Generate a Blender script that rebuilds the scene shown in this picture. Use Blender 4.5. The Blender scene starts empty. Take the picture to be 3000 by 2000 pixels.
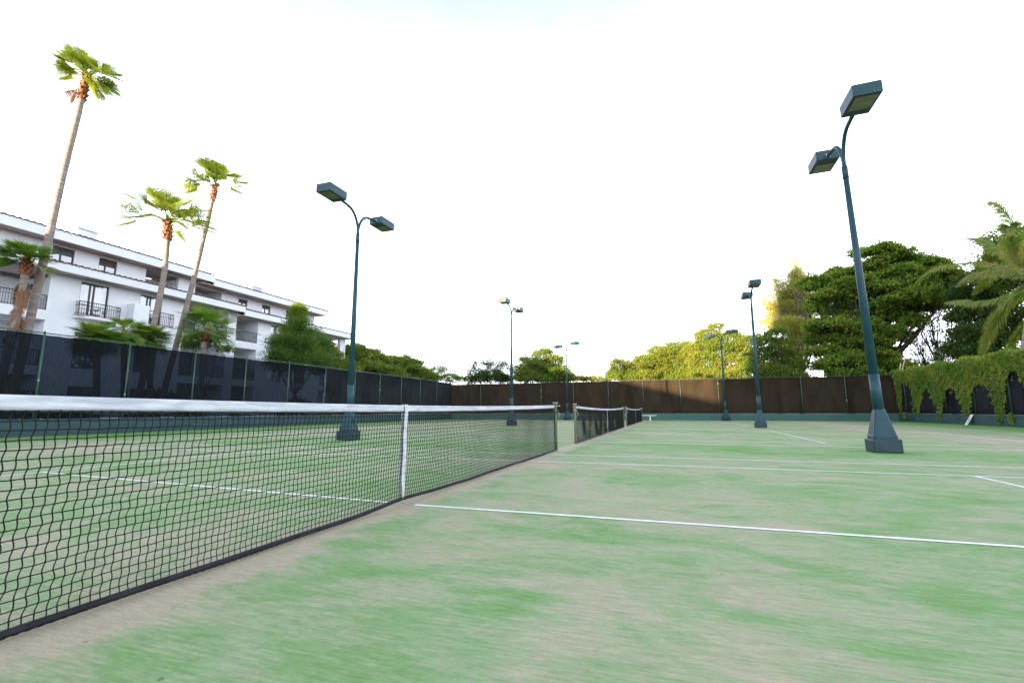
import bpy, math, random
import numpy as np
from mathutils import Vector
rng = np.random.default_rng(7)
random.seed(7)
scn = bpy.context.scene
COL = scn.collection
R = math.radians
PI = math.pi

# ------------------------------------------------------------------ helpers
def tag(o, label=None, cat=None, group=None, kind=None):
    if label: o['label'] = label
    if cat: o['category'] = cat
    if group: o['group'] = group
    if kind: o['kind'] = kind
    return o

def empty(name, loc=(0, 0, 0), rz=0.0, label=None, cat=None, group=None):
    o = bpy.data.objects.new(name, None)
    COL.objects.link(o)
    o.location = loc
    o.rotation_euler = (0, 0, rz)
    o.empty_display_size = 0.2
    return tag(o, label, cat, group)

def link(name, me, mat, parent=None):
    o = bpy.data.objects.new(name, me)
    COL.objects.link(o)
    if mat is not None:
        if isinstance(mat, (list, tuple)):
            for m in mat: me.materials.append(m)
        else:
            me.materials.append(mat)
    if parent is not None: o.parent = parent
    return o

def np_mesh(name, V, F, smooth=False):
    """V (n,3), F (m,k) with k 3 or 4"""
    V = np.asarray(V, dtype=np.float32).reshape(-1, 3)
    F = np.asarray(F, dtype=np.int32)
    me = bpy.data.meshes.new(name)
    me.vertices.add(len(V)); me.vertices.foreach_set('co', V.ravel())
    k = F.shape[1]
    me.loops.add(F.size); me.loops.foreach_set('vertex_index', F.ravel())
    me.polygons.add(len(F))
    me.polygons.foreach_set('loop_start', np.arange(0, F.size, k, dtype=np.int32))
    me.polygons.foreach_set('loop_total', np.full(len(F), k, dtype=np.int32))
    me.polygons.foreach_set('use_smooth', np.full(len(F), smooth))
    me.update(calc_edges=True)
    me.validate()
    return me

class MB:
    """collects quads of several shapes for ONE mesh"""
    def __init__(self): self.v = []; self.f = []; self.s = []
    def add(self, V, F, smooth=False):
        n = len(self.v)
        self.v.extend([tuple(p) for p in V])
        self.f.extend([tuple(i + n for i in f) for f in F])
        self.s.extend([smooth] * len(F))
        return self
    def box(self, x0, x1, y0, y1, z0, z1):
        V = [(x0,y0,z0),(x1,y0,z0),(x1,y1,z0),(x0,y1,z0),(x0,y0,z1),(x1,y0,z1),(x1,y1,z1),(x0,y1,z1)]
        return self.add(V, [(0,3,2,1),(4,5,6,7),(0,1,5,4),(1,2,6,5),(2,3,7,6),(3,0,4,7)])
    def rings(self, rings, smooth=True, caps=True, close=True):
        n = len(rings[0]); V = []; F = []
        for r in rings: V += list(r)
        for i in range(len(rings) - 1):
            for j in range(n if close else n - 1):
                a = i*n + j; b = i*n + (j+1) % n
                F.append((a, b, b+n, a+n))
        self.add(V, F, smooth)
        if caps and close:
            m = len(self.v) - len(V)
            self.f.append(tuple(m + j for j in reversed(range(n)))); self.s.append(False)
            self.f.append(tuple(m + (len(rings)-1)*n + j for j in range(n))); self.s.append(False)
        return self
    def tube(self, pts, rad, n=8, smooth=True, flat=None):
        pts = [Vector(p) for p in pts]
        if not hasattr(rad, '__len__'): rad = [rad]*len(pts)
        rs = []; up = Vector((0.13, 0.21, 0.97)); prev = None
        for i, p in enumerate(pts):
            t = (pts[min(i+1, len(pts)-1)] - pts[max(i-1, 0)]).normalized()
            if prev is None:
                a = t.cross(up if abs(t.dot(up)) < .95 else Vector((1, 0, 0))).normalized()
            else:
                a = (prev - t*prev.dot(t)).normalized()
            prev = a; b = t.cross(a)
            off = PI/n if flat else 0
            rs.append([tuple(p + (a*math.cos(2*PI*k/n+off) + b*math.sin(2*PI*k/n+off))*rad[i]) for k in range(n)])
        return self.rings(rs, smooth)
    def build(self, name, mat, parent=None, bevel=0):
        me = bpy.data.meshes.new(name)
        me.from_pydata(self.v, [], self.f)
        me.polygons.foreach_set('use_smooth', self.s)
        me.update()
        o = link(name, me, mat, parent)
        if bevel:
            b = o.modifiers.new('bevel', 'BEVEL'); b.width = bevel; b.segments = 2; b.limit_method = 'ANGLE'
        return o

def copy_tree(o, parent=None):
    c = o.copy(); COL.objects.link(c)
    if parent is not None: c.parent = parent
    for ch in list(o.children): copy_tree(ch, c)
    return c

# ------------------------------------------------------------------ camera
CX, CY, CZ = -4.219, -2.578, 0.902
YAW, PIT, ROL, FN = 0.328, 0.144, -0.002, 1388.0
f_ = np.array([math.cos(YAW)*math.cos(PIT), math.sin(YAW)*math.cos(PIT), math.sin(PIT)])
r_ = np.array([math.sin(YAW), -math.cos(YAW), 0.0]); u_ = np.cross(r_, f_)
r2, u2 = r_*math.cos(ROL)+u_*math.sin(ROL), -r_*math.sin(ROL)+u_*math.cos(ROL)
def at(u, v, x=None, y=None, z=None):
    """a survey point of the photograph (2352 px wide) laid on the plane x, y or z = value"""
    a = u*3000/2352; b = v*3000/2352
    w = f_ + r2*(a-1500)/FN - u2*(b-1000)/FN
    c = np.array([CX, CY, CZ])
    k, val = (0, x) if x is not None else ((1, y) if y is not None else (2, z))
    t = (val-c[k])/w[k]
    return c + t*w
cam = bpy.data.cameras.new('camera'); co = bpy.data.objects.new('camera', cam); COL.objects.link(co)
from mathutils import Matrix
M = Matrix(((r2[0], u2[0], -f_[0]), (r2[1], u2[1], -f_[1]), (r2[2], u2[2], -f_[2])))
co.matrix_world = Matrix.Translation((CX, CY, CZ)) @ M.to_4x4()
cam.sensor_width = 36; cam.lens = FN/3000*36; cam.clip_end = 3000; cam.clip_start = 0.05
scn.camera = co

# ------------------------------------------------------------------ materials
def mat(name, col=(.5,.5,.5), rough=.6, metal=0.0, spec=.5):
    m = bpy.data.materials.new(name); m.use_nodes = True
    b = m.node_tree.nodes['Principled BSDF']
    b.inputs['Base Color'].default_value = (*col, 1); b.inputs['Roughness'].default_value = rough
    b.inputs['Metallic'].default_value = metal; b.inputs['Specular IOR Level'].default_value = spec
    return m
class NT:
    def __init__(self, m): self.t = m.node_tree; self.n = self.t.nodes; self.l = self.t.links
    def new(self, ty, **kw):
        n = self.n.new(ty)
        for k, v in kw.items(): setattr(n, k, v)
        return n
    def put(self, sock, v):
        if hasattr(v, 'is_linked') or isinstance(v, bpy.types.NodeSocket): self.l.new(v, sock)
        else: sock.default_value = v
    def math(self, op, a, b=0.0, c=0.0, clamp=False):
        n = self.new('ShaderNodeMath', operation=op, use_clamp=clamp)
        self.put(n.inputs[0], a); self.put(n.inputs[1], b); self.put(n.inputs[2], c)
        return n.outputs[0]
    def mix(self, fac, a, b, mode='MIX'):
        n = self.new('ShaderNodeMix', data_type='RGBA', blend_type=mode)
        self.put(n.inputs['Factor'], fac)
        self.put(n.inputs['A'], a if not isinstance(a, tuple) else (*a, 1)[:4])
        self.put(n.inputs['B'], b if not isinstance(b, tuple) else (*b, 1)[:4])
        return n.outputs['Result']
    def noise(self, vec, scale=1, detail=3, rough=.5, dist=0):
        n = self.new('ShaderNodeTexNoise'); n.inputs['Scale'].default_value = scale
        n.inputs['Detail'].default_value = detail; n.inputs['Roughness'].default_value = rough
        n.inputs['Distortion'].default_value = dist
        if vec is not None: self.l.new(vec, n.inputs['Vector'])
        return n.outputs['Fac']
    def ramp(self, fac, stops):
        n = self.new('ShaderNodeValToRGB'); e = n.color_ramp.elements
        while len(e) < len(stops): e.new(.5)
        for i, (p, c) in enumerate(stops):
            e[i].position = p; e[i].color = (c, c, c, 1) if not hasattr(c, '__len__') else (*c, 1)
        self.put(n.inputs['Fac'], fac); return n.outputs['Color']
    def maprange(self, v, a, b, c=0.0, d=1.0, smooth=True):
        n = self.new('ShaderNodeMapRange', interpolation_type='SMOOTHSTEP' if smooth else 'LINEAR')
        self.put(n.inputs['Value'], v)
        for k, x in zip(('From Min','From Max','To Min','To Max'), (a,b,c,d)): n.inputs[k].default_value = x
        return n.outputs['Result']
    def scaled(self, vec, s, rot=(0,0,0)):
        n = self.new('ShaderNodeMapping'); n.inputs['Scale'].default_value = s; n.inputs['Rotation'].default_value = rot
        self.l.new(vec, n.inputs['Vector']); return n.outputs['Vector']
    def pos(self):
        return self.new('ShaderNodeNewGeometry').outputs['Position']
    def obj(self):
        return self.new('ShaderNodeTexCoord').outputs['Object']
    def bump(self, h, strength=.3, dist=.02):
        n = self.new('ShaderNodeBump'); n.inputs['Strength'].default_value = strength; n.inputs['Distance'].default_value = dist
        self.l.new(h, n.inputs['Height']); return n.outputs['Normal']
    @property
    def bsdf(self): return self.n['Principled BSDF']
    @property
    def out(self): return self.n['Material Output']

def varied(name, c1, c2, scale=3, rough=.6, bump=0, bscale=40, spec=.4, metal=0, lo=.35, hi=.65, stretch=(1,1,1)):
    m = mat(name, c1, rough, metal, spec); t = NT(m)
    v = t.scaled(t.obj(), stretch)
    f = t.maprange(t.noise(v, scale, 5, .6), lo, hi)
    t.l.new(t.mix(f, c1, c2), t.bsdf.inputs['Base Color'])
    if bump: t.l.new(t.bump(t.noise(v, bscale, 4, .6), bump, .01), t.bsdf.inputs['Normal'])
    return m

# --- turf of the courts
def turf():
    m = mat('court_turf', rough=.95, spec=.15); t = NT(m); P = t.pos()
    sep = t.new('ShaderNodeSeparateXYZ'); t.l.new(P, sep.inputs[0]); X, Y = sep.outputs[0], sep.outputs[1]
    big = t.noise(t.scaled(P, (.42, .34, 1)), 1, 3, .5, .6)
    mid = t.noise(t.scaled(P, (1.5, .95, 1), (0,0,.10)), 1, 5, .60, 1.4)
    s1 = t.noise(t.scaled(P, (9, 1.7, 1), (0,0,.05)), 1, 6, .68, .5)          # brush strokes along the court
    s2 = t.noise(t.scaled(P, (10, 1.9, 1), (0,0,1.02)), 1, 6, .68, .5)        # and across it
    s3 = t.noise(t.scaled(P, (58, 6.5, 1), (0,0,.05)), 1, 4, .75)
    s4 = t.noise(t.scaled(P, (58, 7, 1), (0,0,1.02)), 1, 4, .75)
    msk = t.maprange(t.noise(t.scaled(P, (.55, .55, 1)), 1, 3, .6), .52, .56)
    inv = t.math('SUBTRACT', 1.0, msk)
    st = t.math('ADD', t.math('MULTIPLY', s1, inv), t.math('MULTIPLY', s2, msk))
    fs = t.math('ADD', t.math('MULTIPLY', s3, inv), t.math('MULTIPLY', s4, msk))
    a = t.math('MULTIPLY', big, 1.0); a = t.math('ADD', a, t.math('MULTIPLY', mid, 1.25))
    a = t.math('ADD', a, t.math('MULTIPLY', st, .80)); a = t.math('ADD', a, t.math('MULTIPLY', fs, .35))
    # worn, sand-filled strip under the nets, greener strips by the fences and in the run-offs
    ay = t.math('ABSOLUTE', t.math('ADD', t.math('ADD', Y, .08), t.math('MULTIPLY', t.math('SUBTRACT', mid, .5), .7)))
    a = t.math('ADD', a, t.maprange(ay, .05, .30, .5, 0))
    a = t.math('ADD', a, t.maprange(t.math('ABSOLUTE', Y), 14.5, 18.4, 0, -.6))
    run = t.maprange(t.math('ABSOLUTE', t.math('SUBTRACT', X, 7.54)), .6, 2.6, -.2, 0); a = t.math('ADD', a, run)
    wear = t.maprange(t.math('ABSOLUTE', t.math('SUBTRACT', t.math('ABSOLUTE', Y), 11.5)), .2, 2.2, .28, 0); a = t.math('ADD', a, wear)
    grain = t.noise(P, 85, 3, .8); blot = t.noise(P, 26, 4, .75)
    a = t.math('ADD', a, t.maprange(grain, .3, .7, -.16, .16, False))
    a = t.math('ADD', a, t.maprange(blot, .3, .7, -.10, .10, False))
    pale = t.mix(t.maprange(t.noise(P, 1.3, 3), .35, .65), (.215,.322,.155), (.25,.342,.185))
    vivid = t.mix(t.maprange(t.noise(P, 2.3, 3), .35, .65), (.125,.275,.060), (.150,.305,.095))
    sand = t.mix(t.maprange(t.noise(P, 2.1, 4), .35, .65), (.41,.358,.262), (.385,.345,.248))
    c = t.mix(t.maprange(a, 1.60, 2.04, 0, 1, False), pale, sand)
    c = t.mix(t.maprange(a, 1.26, 1.68, 1, 0, False), c, vivid)
    pile = t.math('ADD', t.maprange(fs, .32, .68, .80, 1.12, False), t.maprange(grain, .3, .7, .16, -.12, False))
    deb = t.noise(P, 11, 2, .5); pile = t.math('MULTIPLY', pile, t.maprange(deb, .74, .77, 1, .55))
    sc = t.new('ShaderNodeVectorMath', operation='SCALE'); t.l.new(c, sc.inputs[0]); t.l.new(pile, sc.inputs['Scale'])
    t.l.new(sc.outputs[0], t.bsdf.inputs['Base Color'])
    h = t.math('ADD', grain, fs)
    t.l.new(t.bump(h, .5, .006), t.bsdf.inputs['Normal'])
    return m
M_turf = turf()

def line_paint():
    m = mat('line_paint', (.8,.82,.8), .85, 0, .2); t = NT(m); P = t.pos()
    w = t.noise(t.scaled(P, (9, 9, 1)), 1, 5, .7)
    g = t.noise(P, 240, 2, .6)
    f = t.maprange(t.math('ADD', w, t.math('MULTIPLY', g, .5)), .72, .95)
    t.l.new(t.mix(f, (.80,.83,.82), (.50,.54,.43)), t.bsdf.inputs['Base Color'])
    return m
M_line = line_paint()

M_soil = varied('planting_ground', (.10,.085,.05), (.07,.11,.035), 1.5, .95, .5, 20)
M_black = varied('black_cord', (.004,.005,.004), (.009,.010,.008), 12, .75, spec=.25)
M_hem = varied('black_webbing', (.007,.008,.010), (.016,.017,.020), 9, .7, .3, 200, spec=.3)

def webbing():
    m = mat('white_webbing', (.82,.83,.87), .8, 0, .2); t = NT(m); P = t.obj()
    w = t.noise(t.scaled(P, (3.5, 1, 26), (0, .35, 0)), 1, 4, .55, .7)
    f = t.maprange(w, .3, .68)
    c = t.mix(f, (.60,.62,.66), (.42,.45,.49))
    sp = t.noise(P, 30, 4, .7)
    c = t.mix(t.maprange(sp, .62, .8, 0, .35), c, (.45,.47,.42))
    t.l.new(c, t.bsdf.inputs['Base Color'])
    h = t.math('ADD', t.math('MULTIPLY', w, 1.6), t.math('MULTIPLY', t.noise(t.scaled(P, (2, 1, 420)), 1, 1), .25))
    t.l.new(t.bump(h, .8, .012), t.bsdf.inputs['Normal'])
    return m
M_web = webbing()

M_steel = varied('galvanised_steel', (.42,.43,.42), (.25,.27,.24), 14, .42, .15, 60, metal=.6)
M_olive = varied('olive_painted_steel', (.10,.12,.06), (.20,.21,.13), 6, .5, .2, 50, spec=.4, stretch=(1,1,.3))
M_pole = varied('teal_pole_paint', (.010,.044,.060), (.016,.061,.078), 2.5, .5, .12, 60, spec=.3)
M_polebase = varied('teal_block_paint', (.012,.042,.056), (.009,.03,.038), 3, .55, .35, 30, spec=.4)
M_lens = varied('lamp_glass', (.17,.17,.09), (.10,.11,.06), 5, .28, .0, spec=.5)
M_lensdark = mat('lamp_underside', (.015,.03,.03), .5)
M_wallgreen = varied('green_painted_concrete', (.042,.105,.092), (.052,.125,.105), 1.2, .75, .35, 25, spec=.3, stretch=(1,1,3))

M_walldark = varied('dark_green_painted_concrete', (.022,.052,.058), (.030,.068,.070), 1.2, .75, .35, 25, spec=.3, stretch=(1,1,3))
def postmat():
    m = mat('fence_post_paint', rough=.5); t = NT(m); P = t.obj()
    f = t.maprange(t.noise(t.scaled(P, (.5, .5, 1.3)), 1.3, 4, .7), .61, .66)
    c = t.mix(f, t.mix(t.noise(P, 4), (.012,.05,.035), (.03,.085,.05)), (.38,.41,.39))
    t.l.new(c, t.bsdf.inputs['Base Color']); return m
M_post = postmat()

def screen(name, col, openness, trans=.2, tint=(1,1,1)):
    m = mat(name, col, .85, 0, .1); t = NT(m); P = t.pos()
    wv = t.noise(t.scaled(P, (60, 60, 4)), 1, 2); big = t.noise(t.scaled(P, (.9, .9, .35)), 1, 4, .6, .5)
    c = t.mix(t.maprange(big, .3, .7), tuple(x*.75 for x in col), tuple(x*1.35 for x in col))
    t.l.new(c, t.bsdf.inputs['Base Color'])
    t.l.new(t.bump(t.math('ADD', wv, t.math('MULTIPLY', big, 3.0)), .35, .03), t.bsdf.inputs['Normal'])
    tl = t.new('ShaderNodeBsdfTranslucent'); t.l.new(c, tl.inputs['Color'])
    m1 = t.new('ShaderNodeMixShader'); m1.inputs[0].default_value = trans
    t.l.new(t.bsdf.outputs[0], m1.inputs[1]); t.l.new(tl.outputs[0], m1.inputs[2])
    tr = t.new('ShaderNodeBsdfTransparent'); tr.inputs['Color'].default_value = (*tint, 1)
    m2 = t.new('ShaderNodeMixShader')
    op = t.maprange(wv, .3, .7, openness*.7, openness*1.3, False)
    t.l.new(op, m2.inputs[0]); t.l.new(m1.outputs[0], m2.inputs[1]); t.l.new(tr.outputs[0], m2.inputs[2])
    t.l.new(m2.outputs[0], t.out.inputs['Surface']); return m
M_scr_left = screen('windscreen_blue_black', (.004,.0065,.0075), .075, .10, (.46,.57,.84))
M_scr_dense = screen('windscreen_dense', (.008,.012,.013), .002, .10)
M_scr_far = screen('windscreen_brown_black', (.026,.0180,.0100), .0015)
M_scr_right = screen('windscreen_black', (.008,.008,.012), .0015)

M_stucco = varied('white_stucco', (.72,.74,.765), (.68,.70,.73), 1.1, .9, .25, 30, spec=.2)  # white, with a faint blue of the skylight put into the colour
M_soffit = varied('soffit_bounce_tint', (.66,.54,.53), (.60,.50,.49), 1.2, .9, .2, 20, spec=.2)  # pink light bounced off the roof tiles is put into this colour
M_tile = varied('clay_roof_tile', (.13,.06,.045), (.07,.045,.04), 4, .8, .4, 30, spec=.2)
M_frame = varied('dark_window_frame', (.014,.020,.022), (.03,.035,.035), 4, .4)
M_frame_br = varied('brown_window_frame', (.05,.018,.014), (.03,.014,.012), 4, .5)
M_iron = varied('black_iron', (.010,.012,.014), (.03,.03,.03), 6, .5)
M_sill = varied('terracotta_sill', (.42,.20,.15), (.5,.36,.30), 6, .8, .3)
M_room = mat('dark_interior', (.03,.032,.035), .9)
M_curtain = varied('pale_curtain', (.45,.50,.48), (.3,.34,.34), 9, .9, stretch=(6,1,.3))
def glass():
    m = mat('window_glass', (.10,.14,.17), .06, 0, 1.0); t = NT(m); P = t.pos()
    t.bsdf.inputs['IOR'].default_value = 1.9
    f = t.maprange(t.noise(t.scaled(P, (1.6, 1, .8)), 1, 3), .4, .6)
    t.l.new(t.mix(f, (.06,.09,.11), (.17,.22,.24)), t.bsdf.inputs['Base Color'])
    t.l.new(t.bump(t.noise(P, 1.3, 2), .12, .2), t.bsdf.inputs['Normal']); return m
M_glass = glass()
M_white = varied('white_bench_paint', (.78,.78,.76), (.62,.62,.58), 6, .6)
M_stick = varied('bleached_cane', (.6,.47,.33), (.45,.35,.22), 8, .8)
M_signmark = mat('sign_lettering', (.03,.03,.04), .7)

def leaf(name, c1, c2, c3, trans=.42, tcol=(1.35, 1.25, .45), gloss=.12, rough=.5):
    """leaf clump shader: per-leaf tint, clump tint, light passing through the blade"""
    m = mat(name, c1, rough, 0, .3); t = NT(m); g = t.new('ShaderNodeNewGeometry')
    a = t.mix(g.outputs['Random Per Island'], c1, c2)
    f = t.maprange(t.noise(g.outputs['Position'], .55, 3, .6), .42, .68)
    c = t.mix(f, a, c3)
    t.l.new(c, t.bsdf.inputs['Base Color'])
    tl = t.new('ShaderNodeBsdfTranslucent')
    t.l.new(t.mix(1.0, c, tcol, 'MULTIPLY'), tl.inputs['Color'])
    mx = t.new('ShaderNodeMixShader'); mx.inputs[0].default_value = trans
    t.l.new(t.bsdf.outputs[0], mx.inputs[1]); t.l.new(tl.outputs[0], mx.inputs[2])
    t.l.new(mx.outputs[0], t.out.inputs['Surface']); return m
L_palm = leaf('palm_leaf', (.13,.21,.030), (.20,.28,.04), (.27,.32,.05), .45)
L_palmdark = leaf('short_palm_leaf', (.08,.17,.028), (.13,.25,.045), (.18,.28,.05))
L_dead = leaf('dead_palm_leaf', (.20,.10,.04), (.28,.15,.07), (.14,.08,.04), .25, (1,.9,.8))
L_almond = leaf('almond_leaf', (.10,.185,.024), (.165,.265,.034), (.21,.28,.04))
L_mid = leaf('broad_leaf', (.10,.18,.028), (.16,.25,.04), (.22,.26,.045))
L_gold = leaf('pale_mimosa_leaf', (.13,.20,.024), (.21,.28,.038), (.25,.26,.045), .48)
L_deep = leaf('deep_green_leaf', (.035,.085,.016), (.065,.13,.022), (.08,.12,.03))
L_needle = leaf('ironwood_needle', (.36,.40,.08), (.44,.44,.10), (.40,.34,.09), .5, (1.2,1.1,.6))
L_needlegreen = leaf('soft_needle', (.05,.115,.016), (.085,.16,.026), (.11,.17,.03))
L_needletip = leaf('yellow_needle_tip', (.13,.20,.025), (.19,.25,.03), (.17,.22,.03))
L_vine = leaf('vine_leaf', (.10,.18,.022), (.19,.28,.035), (.26,.31,.05), .35)
L_coco = leaf('coconut_leaf', (.15,.24,.045), (.23,.31,.07), (.30,.29,.10), .4)
M_bark = varied('grey_bark', (.075,.06,.045), (.14,.12,.095), 7, .9, .8, 25, stretch=(1,1,.4))
M_barkdark = varied('dark_bark', (.035,.028,.022), (.07,.055,.04), 7, .9, .8, 25)
def palmbark():
    m = mat('palm_trunk_bark', rough=.9, spec=.15); t = NT(m); P = t.obj()
    rings = t.noise(t.scaled(P, (1.2, 1.2, 16)), 1, 4, .7, .3); bl = t.noise(P, 2.6, 4)
    c = t.mix(t.maprange(rings, .35, .65), (.15,.125,.115), (.30,.265,.25))
    c = t.mix(t.maprange(bl, .4, .65, 0, .6), c, (.25,.18,.13))
    t.l.new(c, t.bsdf.inputs['Base Color']); t.l.new(t.bump(rings, .8, .03), t.bsdf.inputs['Normal']); return m
M_palmbark = palmbark()
M_boot = varied('palm_leaf_bases', (.30,.115,.045), (.13,.05,.03), 9, .9, 1, 18, stretch=(1,1,.5))
M_petiole = varied('palm_petiole', (.24,.24,.06), (.34,.26,.08), 5, .6)

# ------------------------------------------------------------------ ground, courts, lines
def sheet(name, x0, x1, y0, y1, z, m, kind='structure'):
    me = np_mesh(name, [(x0,y0,z),(x1,y0,z),(x1,y1,z),(x0,y1,z)], [(0,1,2,3)])
    return tag(link(name, me, m), kind=kind)
sheet('ground', -900, 1500, -1200, 1200, -.03, M_soil)
sheet('court_surface', -16, 40.52, -19.02, 19.32, 0, M_turf)
D = 15.09
def lines(cx, name, lx=None):
    b = MB(); z = .004; w = .026
    def ln(x0, y0, x1, y1, hw=w, k=14):
        d = Vector((x1-x0, y1-y0, 0)); n = Vector((-d.y, d.x, 0)).normalized()*hw
        V = []; F = []
        for i in range(k+1):
            p = Vector((x0, y0, z)) + d*(i/k); j = random.uniform(-.004, .004)
            V += [tuple(p + n*(1+j*20)), tuple(p - n*(1-j*20))]
            if i: q = 2*i; F.append((q-2, q-1, q+1, q))
        b.add(V, F)
    for s in (-1, 1):
        ln(cx+s*4.115, -11.86, cx+s*4.115, 11.86); ln(cx+s*5.485, -11.86, cx+s*5.485, 11.86)
        ln(cx-5.46, s*11.91, cx+5.46, s*11.91, .035)
        ln(cx-4.085, s*6.4, cx+4.085, s*6.4)
    if lx is None:
        ln(cx, -6.37, cx, 6.37)
    else:
        ln(cx-.03, -.16, cx, -6.37)
        ln(.0, .16, .17, 2.8); ln(.17, 2.8, .40, 6.37)
    return tag(b.build(name, M_line), kind='structure')
lines(0, 'court_markings', 1); lines(D, 'court_markings'); lines(29.5, 'court_markings')

# ------------------------------------------------------------------ tennis net
def ztop(x):
    a = min(abs(x)/6.4, 1)
    return .952 + .062*a**1.8
def make_net():
    root = empty('tennis_net')
    # cord mesh
    cell = .0405; nx = int(12.56/cell); rows = 22; sub = 3
    xs = np.linspace(-6.28, 6.28, nx+1)
    slow = lambda x, k: np.sin(x*2.1+k)*.5 + np.sin(x*5.3+k*2.2)*.3 + np.sin(x*.83+k*.7)*.5
    jx = rng.normal(0, .0016, (rows+1, nx+1)); jz = rng.normal(0, .0011, (rows+1, nx+1))
    zt = np.array([ztop(x) for x in xs]) - .066
    zb = .028 + .018*np.exp(-(xs/.5)**2) + .010*(slow(xs, 1.0)*.5)
    zb = np.maximum(zb, .018)
    I = np.arange(rows+1)[:, None]
    tt = I/rows
    NX = xs[None, :] + .0065*np.where(I % 2 == 0, 1, -1)*np.ones((1, nx+1))*(.55+.45*np.sin(xs*1.3+1)[None, :]) + jx \
        + .030*slow(xs, 2.0)[None, :]*np.sin(tt*PI)*.6 - .022*(1-tt)**2 + .018*tt**2
    NZ = zb[None, :] + (zt-zb)[None, :]*tt + jz
    NY = .018*slow(xs, 4.0)[None, :]*np.sin(tt*PI) + .006*np.sin(tt*7+xs[None, :]*3)
    NX[:, 0] = xs[0]; NX[:, -1] = xs[-1]
    P = np.stack([NX, NY, NZ], -1)
    def spline(Q, n):      # Catmull-Rom along axis 1:  Q (k, m, 3)
        A = np.concatenate([Q[:, :1], Q, Q[:, -1:]], 1)
        p0, p1, p2, p3 = A[:, :-3], A[:, 1:-2], A[:, 2:-1], A[:, 3:]
        out = []
        for i in range(n):
            t = i/n
            out.append(.5*((2*p1) + (-p0+p2)*t + (2*p0-5*p1+4*p2-p3)*t*t + (-p0+3*p1-3*p2+p3)*t**3))
        S = np.stack(out, 2).reshape(Q.shape[0], -1, 3)
        return np.concatenate([S, Q[:, -1:]], 1)
    def cords(S, r, axis):  # S (k, m, 3) polylines -> 4-sided tubes
        k, m, _ = S.shape
        u = np.array([1, 0, 0]) if axis == 'v' else np.array([0, 0, 1]); w = np.array([0, 1, 0])
        ring = np.stack([u*r, w*r, -u*r, -w*r], 0)
        V = (S[:, :, None, :] + ring[None, None]).reshape(-1, 3)
        idx = (np.arange(k)[:, None]*m + np.arange(m-1)[None, :]).ravel()*4
        F = []
        for j in range(4):
            j2 = (j+1) % 4
            F.append(np.stack([idx+j, idx+j2, idx+4+j2, idx+4+j], -1))
        return V, np.concatenate(F)
    rad = .0028
    vert = spline(np.transpose(P, (1, 0, 2)), sub)
    m_ = vert.shape[1]
    par = (np.arange(m_) % sub != 0)*np.where((np.arange(m_)//sub) % 2 == 0, 1, -1)
    vert[:, :, 0] += .0022*par[None, :]
    horz = spline(P[:-1], 2)
    V1, F1 = cords(vert, rad, 'v'); V2, F2 = cords(horz, rad*.9, 'h')
    # knots
    K = P.reshape(-1, 3); o = np.array([(1,0,0),(0,1,0),(-1,0,0),(0,-1,0),(0,0,1),(0,0,-1)])*.0060
    V3 = (K[:, None] + o[None]).reshape(-1, 3)
    kf = np.array([(0,1,4),(1,2,4),(2,3,4),(3,0,4),(1,0,5),(2,1,5),(3,2,5),(0,3,5)])
    F3 = (np.arange(len(K))[:, None, None]*6 + kf[None]).reshape(-1, 3)
    F3q = np.concatenate([F3, F3[:, 2:3]], 1)
    n1, n2 = len(V1), len(V2)
    me = np_mesh('net_mesh', np.concatenate([V1, V2]), np.concatenate([F1, F2+n1]), True)
    link('net_mesh', me, M_black, root)
    mk = np_mesh('net_knots', V3, F3); link('net_knots', mk, M_black, root)
    # headband: folded webbing, wrinkled
    b = MB(); N = 520; rings = []
    for i in range(N+1):
        x = -6.30 + 12.60*i/N; t = ztop(x); h = .062
        wob = .0028*math.sin(x*19)+.002*math.sin(x*43+1)+.0016*math.sin(x*71+2)
        pr_ = [(-.004, 0), (-.0085, .012), (-.0095+wob*.9, .026), (-.005+wob*.5, .030), (-.0065+wob, .040), (-.010+wob, .052), (-.006, .061),
               (0, .0635), (.006, .061), (.010-wob, .052), (.0065, .04), (.005, .030), (.009, .026), (.0085, .012), (.004, 0)]
        rings.append([(x, yy, t-h+zz) for yy, zz in pr_])
    b.rings(rings, True); b.build('headband', M_web, root)
    # dark doubled edge under the headband
    b = MB(); rings = []
    for i in range(N//2+1):
        x = -6.28 + 12.56*i/(N//2); t = ztop(x)-.062
        d = .010 + .004*math.sin(x*9)+.003*math.sin(x*23)
        rings.append([(x, -.003, t-d), (x, -.003, t+.001), (x, .003, t+.001), (x, .003, t-d)])
    b.rings(rings, False); b.build('headband_edge', M_hem, root)
    # hem along the ground with lacing loops
    b = MB(); rings = []
    for i in range(N//2+1):
        x = -6.28 + 12.56*i/(N//2); k = np.interp(x, xs, zb)
        dy = .006*math.sin(x*3.1)
        rings.append([(x, dy+.018*math.cos(a)-.004, max(k-.002+.017*math.sin(a), .003)) for a in np.linspace(0, 2*PI, 7)[:-1]])
    b.rings(rings, True); b.build('bottom_hem', M_hem, root)
    b = MB(); x = -6.2
    while x < 6.2:
        k = float(np.interp(x, xs, zb)); w = .013
        pts = [(x-w, -.012, k), (x-w*.6, -.026, k-.014), (x+w*.6, -.026, k-.014), (x+w, -.012, k)]
        b.tube([(p[0], p[1], max(p[2], .004)) for p in pts], .0016, 4); x += .0405
    b.build('lacing', M_black, root)
    # centre strap with metal anchor
    b = MB(); rings = []
    for i in range(21):
        z = .958 - i/20*.885; w = .027 if i < 18 else .027-.004*(i-17)
        yy = -.016-.004*math.sin(i*.7); lean = -.018*(i/20)
        rings.append([(lean-w, yy, z), (lean+w, yy, z), (lean+w, yy-.003, z), (lean-w, yy-.003, z)])
    b.rings(rings, False)
    rings = []
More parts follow.
